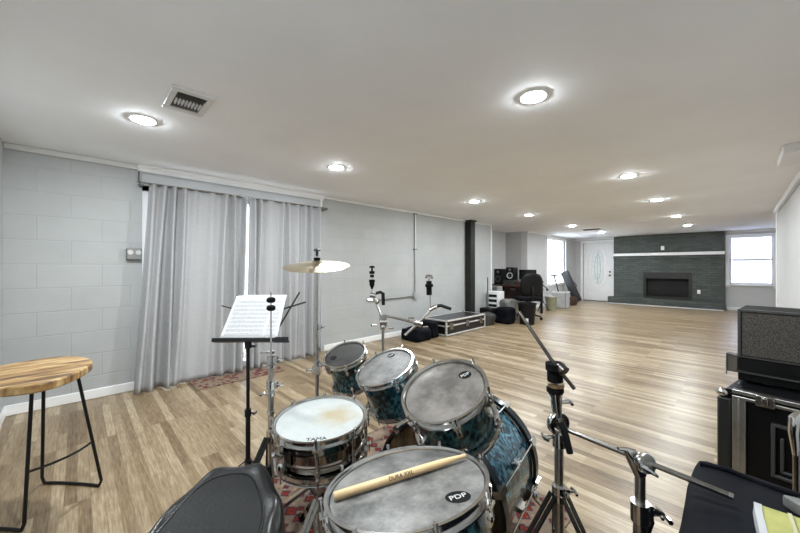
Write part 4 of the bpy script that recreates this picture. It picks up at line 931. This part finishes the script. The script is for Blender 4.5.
# white slotted unit
X0, X1, Y0, Y1 = -4.06, -3.76, 6.80, 7.05
t = thing('drawer_unit', ((X0 + X1) / 2, 6.92, 0), 'white drawer unit with four dark slots under the desk clutter', 'drawer unit')
MB().bb(X0, X1, Y0, Y1, .10, .63).build('carcass', WHITE, t, bevel=.006)
for k in range(4): MB().bb(X0 + .05, X1 - .05, Y0 - .006, Y0 + .004, .17 + k * .11, .23 + k * .11).build('drawer_slot', BLACKM, t)
for a in (X0 + .03, X1 - .03):
    for b in (Y0 + .03, Y1 - .03): MB().cyl((a, b, 0), (a, b, .10), .02).build('leg', BLACKM, t)
# desk in the alcove
t = thing('studio_desk', (-4.0, 8.1, 0), 'dark desk in the alcove piled with black studio gear', 'desk')
MB().bb(-4.6, -3.45, 7.75, 8.55, .70, .74).build('desktop', REDDISH, t, bevel=.004)
for a in (-4.55, -3.5):
    for b in (7.8, 8.5): MB().bb(a - .025, a + .025, b - .025, b + .025, 0, .70).build('leg', BLACKM, t)
MB().bb(-4.55, -3.5, 8.48, 8.5, .3, .70).build('modesty_panel', REDDISH, t)
def speaker(x, y, z, w_, d_, h_, label, cone=True):
    t = thing('studio_speaker', (x, y, z), label, 'speaker', 'studio speakers')
    MB().bb(x - w_ / 2, x + w_ / 2, y, y + d_, z, z + h_).build('cabinet', PLASTIC, t, bevel=.01)
    MB().lathe([(w_ * .38, 0), (w_ * .36, .008), (w_ * .15, -.01), (0, .0)], 24, frame((x, y - .002, z + h_ * .35), (0, -1, 0))).build('woofer', BINP if cone else DGREY, t)
    MB().lathe([(w_ * .15, 0), (w_ * .1, .006), (0, .008)], 20, frame((x, y - .002, z + h_ * .8), (0, -1, 0))).build('tweeter', GREYP, t)
speaker(-4.33, 7.78, .74, .22, .25, .40, 'plain dark studio speaker at the left of the desk', False)
speaker(-4.02, 7.82, .86, .22, .22, .32, 'studio speaker with a pale cone, raised in the middle of the desk')
tag(MB().bb(-4.18, -3.88, 7.78, 8.05, .74, .86).build('rack_amplifier', DGREY, bevel=.006), 'dark equipment box on the desk, under the pale coned speaker', 'equipment')
t = thing('computer_monitor', (-3.7, 8.1, .74), 'dark computer monitor at the right of the desk behind the chair', 'monitor')
MB().bb(-3.92, -3.48, 8.12, 8.15, .86, 1.12).build('screen', SCREEN, t, bevel=.004); MB().cyl((-3.7, 8.16, .75), (-3.7, 8.16, .95), .02).build('stalk', BLACKM, t); MB().bb(-3.8, -3.6, 8.08, 8.24, .74, .75).build('foot', BLACKM, t)
tag(MB().bb(-3.86, -3.55, 7.775, 7.86, .74, .83).build('red_box', REDDISH, bevel=.01), 'reddish box on the desk edge left of the chair back', 'box')
blob('crumpled_bag', (-3.56, 6.84, .24), (.28, .34, .46), 'grey and black crumpled bag beside the white slotted unit', 'bag', GREYP, 13, .06)
blob('backpack', (-3.44, 6.50, .17), (.34, .32, .34), 'black backpack on the floor in front of the white slotted unit', 'bag', CLOTHB, 17, .04)
# waste bin
bx, by = -3.06, 6.70
t = thing('waste_bin', (bx, by, 0), 'black plastic waste bin in front of the office chair', 'bin')
MB().lathe([(0, .0), (.14, 0), (.18, .42), (.19, .42), (.19, .44), (.17, .44), (.135, .02), (0, .02)], 28, Matrix.Translation((bx, by, 0))).build('tub', PLASTIC, t)
q = MB(); dd = (V((0, 0, 0)) - V((bx, by, 0))).normalized(); q.box(V((bx, by, .10)) + dd * .158, (.004, .05, .08), Matrix.Rotation(math.atan2(dd.y, dd.x), 3, 'Z') @ Matrix.Rotation(R(5), 3, 'Y')); q.build('label_sticker', WHITE, t)
# office chair
cx_, cy_ = -3.36, 7.33
t = thing('office_chair', (cx_, cy_, 0), 'black mesh back office chair by the desk in the alcove', 'chair')
fdir = V((-.75, .66, 0)).normalized(); sd = V((fdir.y, -fdir.x, 0)); Mc = Matrix((sd, fdir, V((0, 0, 1)))).transposed().to_4x4(); Mc.translation = (cx_, cy_, 0)
q = MB(Mc); q.box((0, 0, .47), (.50, .48, .08)); q.build('seat', CLOTHB, t, bevel=.03, seg=3)
q = MB(Mc); NB = 8; gr = []
for j in range(NB + 1):
    row = []
    for i in range(NB + 1):
        u, v_ = i / NB * 2 - 1, j / NB; wv_ = .25 * (1 - .25 * abs(v_ * 2 - 1) ** 3) ; row.append(q.bm.verts.new(Mc @ V((u * wv_, -.25 - .05 * v_ + .05 * u * u, .55 + .50 * v_ - .05 * abs(u) ** 3 * v_))))
    gr.append(row)
for j in range(NB):
    for i in range(NB): q.bm.faces.new((gr[j][i], gr[j][i + 1], gr[j + 1][i + 1], gr[j + 1][i]))
o = q.build('backrest', PLASTIC, t, sharp=180); so = o.modifiers.new('s', 'SOLIDIFY'); so.thickness = .05; so.offset = 0
q = MB(Mc); q.tube([(0, -.1, .43), (0, -.30, .45), (0, -.33, .6), (0, -.30, .75)], .025, 8); q.build('back_support', BLACKM, t)
for s_ in (-1, 1):
    q = MB(Mc); q.tube([(s_ * .22, 0, .44), (s_ * .29, 0, .46), (s_ * .30, -.02, .66)], .016, 8); q.box((s_ * .30, .0, .68), (.06, .26, .03)); q.build('armrest', BLACKM, t)
q = MB(Mc); q.cyl((0, 0, .10), (0, 0, .43), .028); q.build('gas_column', BLACKM, t)
for k in range(5):
    a = 2 * math.pi * k / 5 + .3; c, s = math.cos(a), math.sin(a); q = MB(); q.tube([(cx_, cy_, .12), (cx_ + c * .16, cy_ + s * .16, .11), (cx_ + c * .31, cy_ + s * .31, .075)], [.03, .024, .016], 8); l = q.build('base_arm', BLACKM, t)
    q = MB(); q.cyl((cx_ + c * .31 - s * .025, cy_ + s * .31 + c * .025, .03), (cx_ + c * .31 + s * .025, cy_ + s * .31 - c * .025, .03), .03); q.cyl((cx_ + c * .31, cy_ + s * .31, .03), (cx_ + c * .31, cy_ + s * .31, .08), .01); q.build('caster', RUBBER, l)
# folded mic stand and bins
p = at(542, 304, 8.9); x, y = p.x, p.y
t = thing('microphone_stand', (x, y, 0), 'small folded stand with grey clamps right of the office chair', 'stand')
q = MB(); q.cyl((x, y, .02), (x, y, .78), .014); q.build('pole', GREYP, t)
q = MB(); q.tube([(x - .1, y, .62), (x, y, .72), (x + .12, y + .05, .60)], .016, 8); q.ball((x, y, .78), .04); q.ball((x + .12, y + .05, .58), .035); q.build('clamp_arm', DGREY, t)
for a in (0.3, 2.4, 4.5): q = MB(); q.tube([(x, y, .3), (x + .18 * math.cos(a), y + .18 * math.sin(a), .012)], .012, 8); q.build('leg', DGREY, t)
p = at(551, 310.5, 9.0)
t = thing('storage_tub', (p.x, p.y, 0), 'yellowish plastic tub left of the white bin under the far window', 'tub')
q = MB(); q.lathe([(0, 0), (.12, 0), (.155, .36), (.165, .36), (.165, .38), (.145, .38), (.11, .02), (0, .02)], 24, Matrix.Translation((p.x, p.y, 0))); q.build('tub', BING, t); q = MB(); q.ball((p.x, p.y, .36), .12, (1, 1, .35)); q.build('contents', PINK, t)
p = at(561.5, 309, 9.6); bxx, byy = p.x - .02, p.y
t = thing('storage_bin', (bxx, byy, 0), 'tall white plastic bin below the far left window', 'bin')
q = MB(); 
for (a0, a1, b0, b1) in ((-.19, -.18, -.16, .16), (.18, .19, -.16, .16), (-.19, .19, -.16, -.15), (-.19, .19, .15, .16)): q.bb(bxx + a0, bxx + a1, byy + b0, byy + b1, 0, .47)
q.bb(bxx - .19, bxx + .19, byy - .16, byy + .16, 0, .012); q.build('tub', BINP, t)
q = MB(); q.bb(bxx - .20, bxx + .20, byy - .17, byy - .155, .44, .475); q.bb(bxx - .20, bxx + .20, byy + .155, byy + .17, .44, .475); q.bb(bxx - .2, bxx - .185, byy - .17, byy + .17, .44, .475); q.bb(bxx + .185, bxx + .2, byy - .17, byy + .17, .44, .475); q.build('rim', WHITE, t)
pa, pb = V((bxx + .05, byy, .03)), at(554, 275.5, 9.5)
t = thing('shovel', (pa.x, pa.y, .02), 'T handled black shaft standing in the white bin', 'shovel')
q = MB(); q.tube([pa, pb], .016, 8); q.build('shaft', BLACKM, t); q = MB(); hx = (rv * .09); q.tube([pb - hx, pb + hx], .019, 8); q.build('handle', DGREY, t)
# leaning keyboard case
y_ = 11.5
t = thing('keyboard_case', (-3.75, y_, 0), 'long black instrument case leaning against the wall by the entry door', 'instrument case')
A, B = V((-3.57, y_, .075)), V((-3.99, y_, 1.03)); q = MB(); M_ = frame((A + B) / 2, B - A, (0, 1, 0)); 
q.M = M_; q.box((0, 0, 0), (.24, .13, (B - A).length)); q.build('shell', mat('case_grey', (.012, .013, .014), .5, 0, .25, 8), t, bevel=.03, seg=3)
q = MB(M_); q.box((.0, 0, 0), (.245, .012, (B - A).length + .004)); q.build('lid_seam', BLACKM, t)
q = MB(M_); q.tube([(.12, -.0, -.08), (.16, 0, -.06), (.16, 0, .06), (.12, 0, .08)], .012, 8); q.build('handle', RUBBER, t)
blob('tool_bag', (-3.62, 10.95, .13), (.34, .34, .26), 'small brown and black bag at the foot of the leaning case', 'bag', REDDISH, 23, .04)

# ------------------------------------------------------------------ daylight
W = bpy.data.worlds.new('sky'); S.world = W; W.use_nodes = True
bgn = W.node_tree.nodes['Background']; bgn.inputs[0].default_value = (.93, .965, 1, 1); bgn.inputs[1].default_value = 22.0
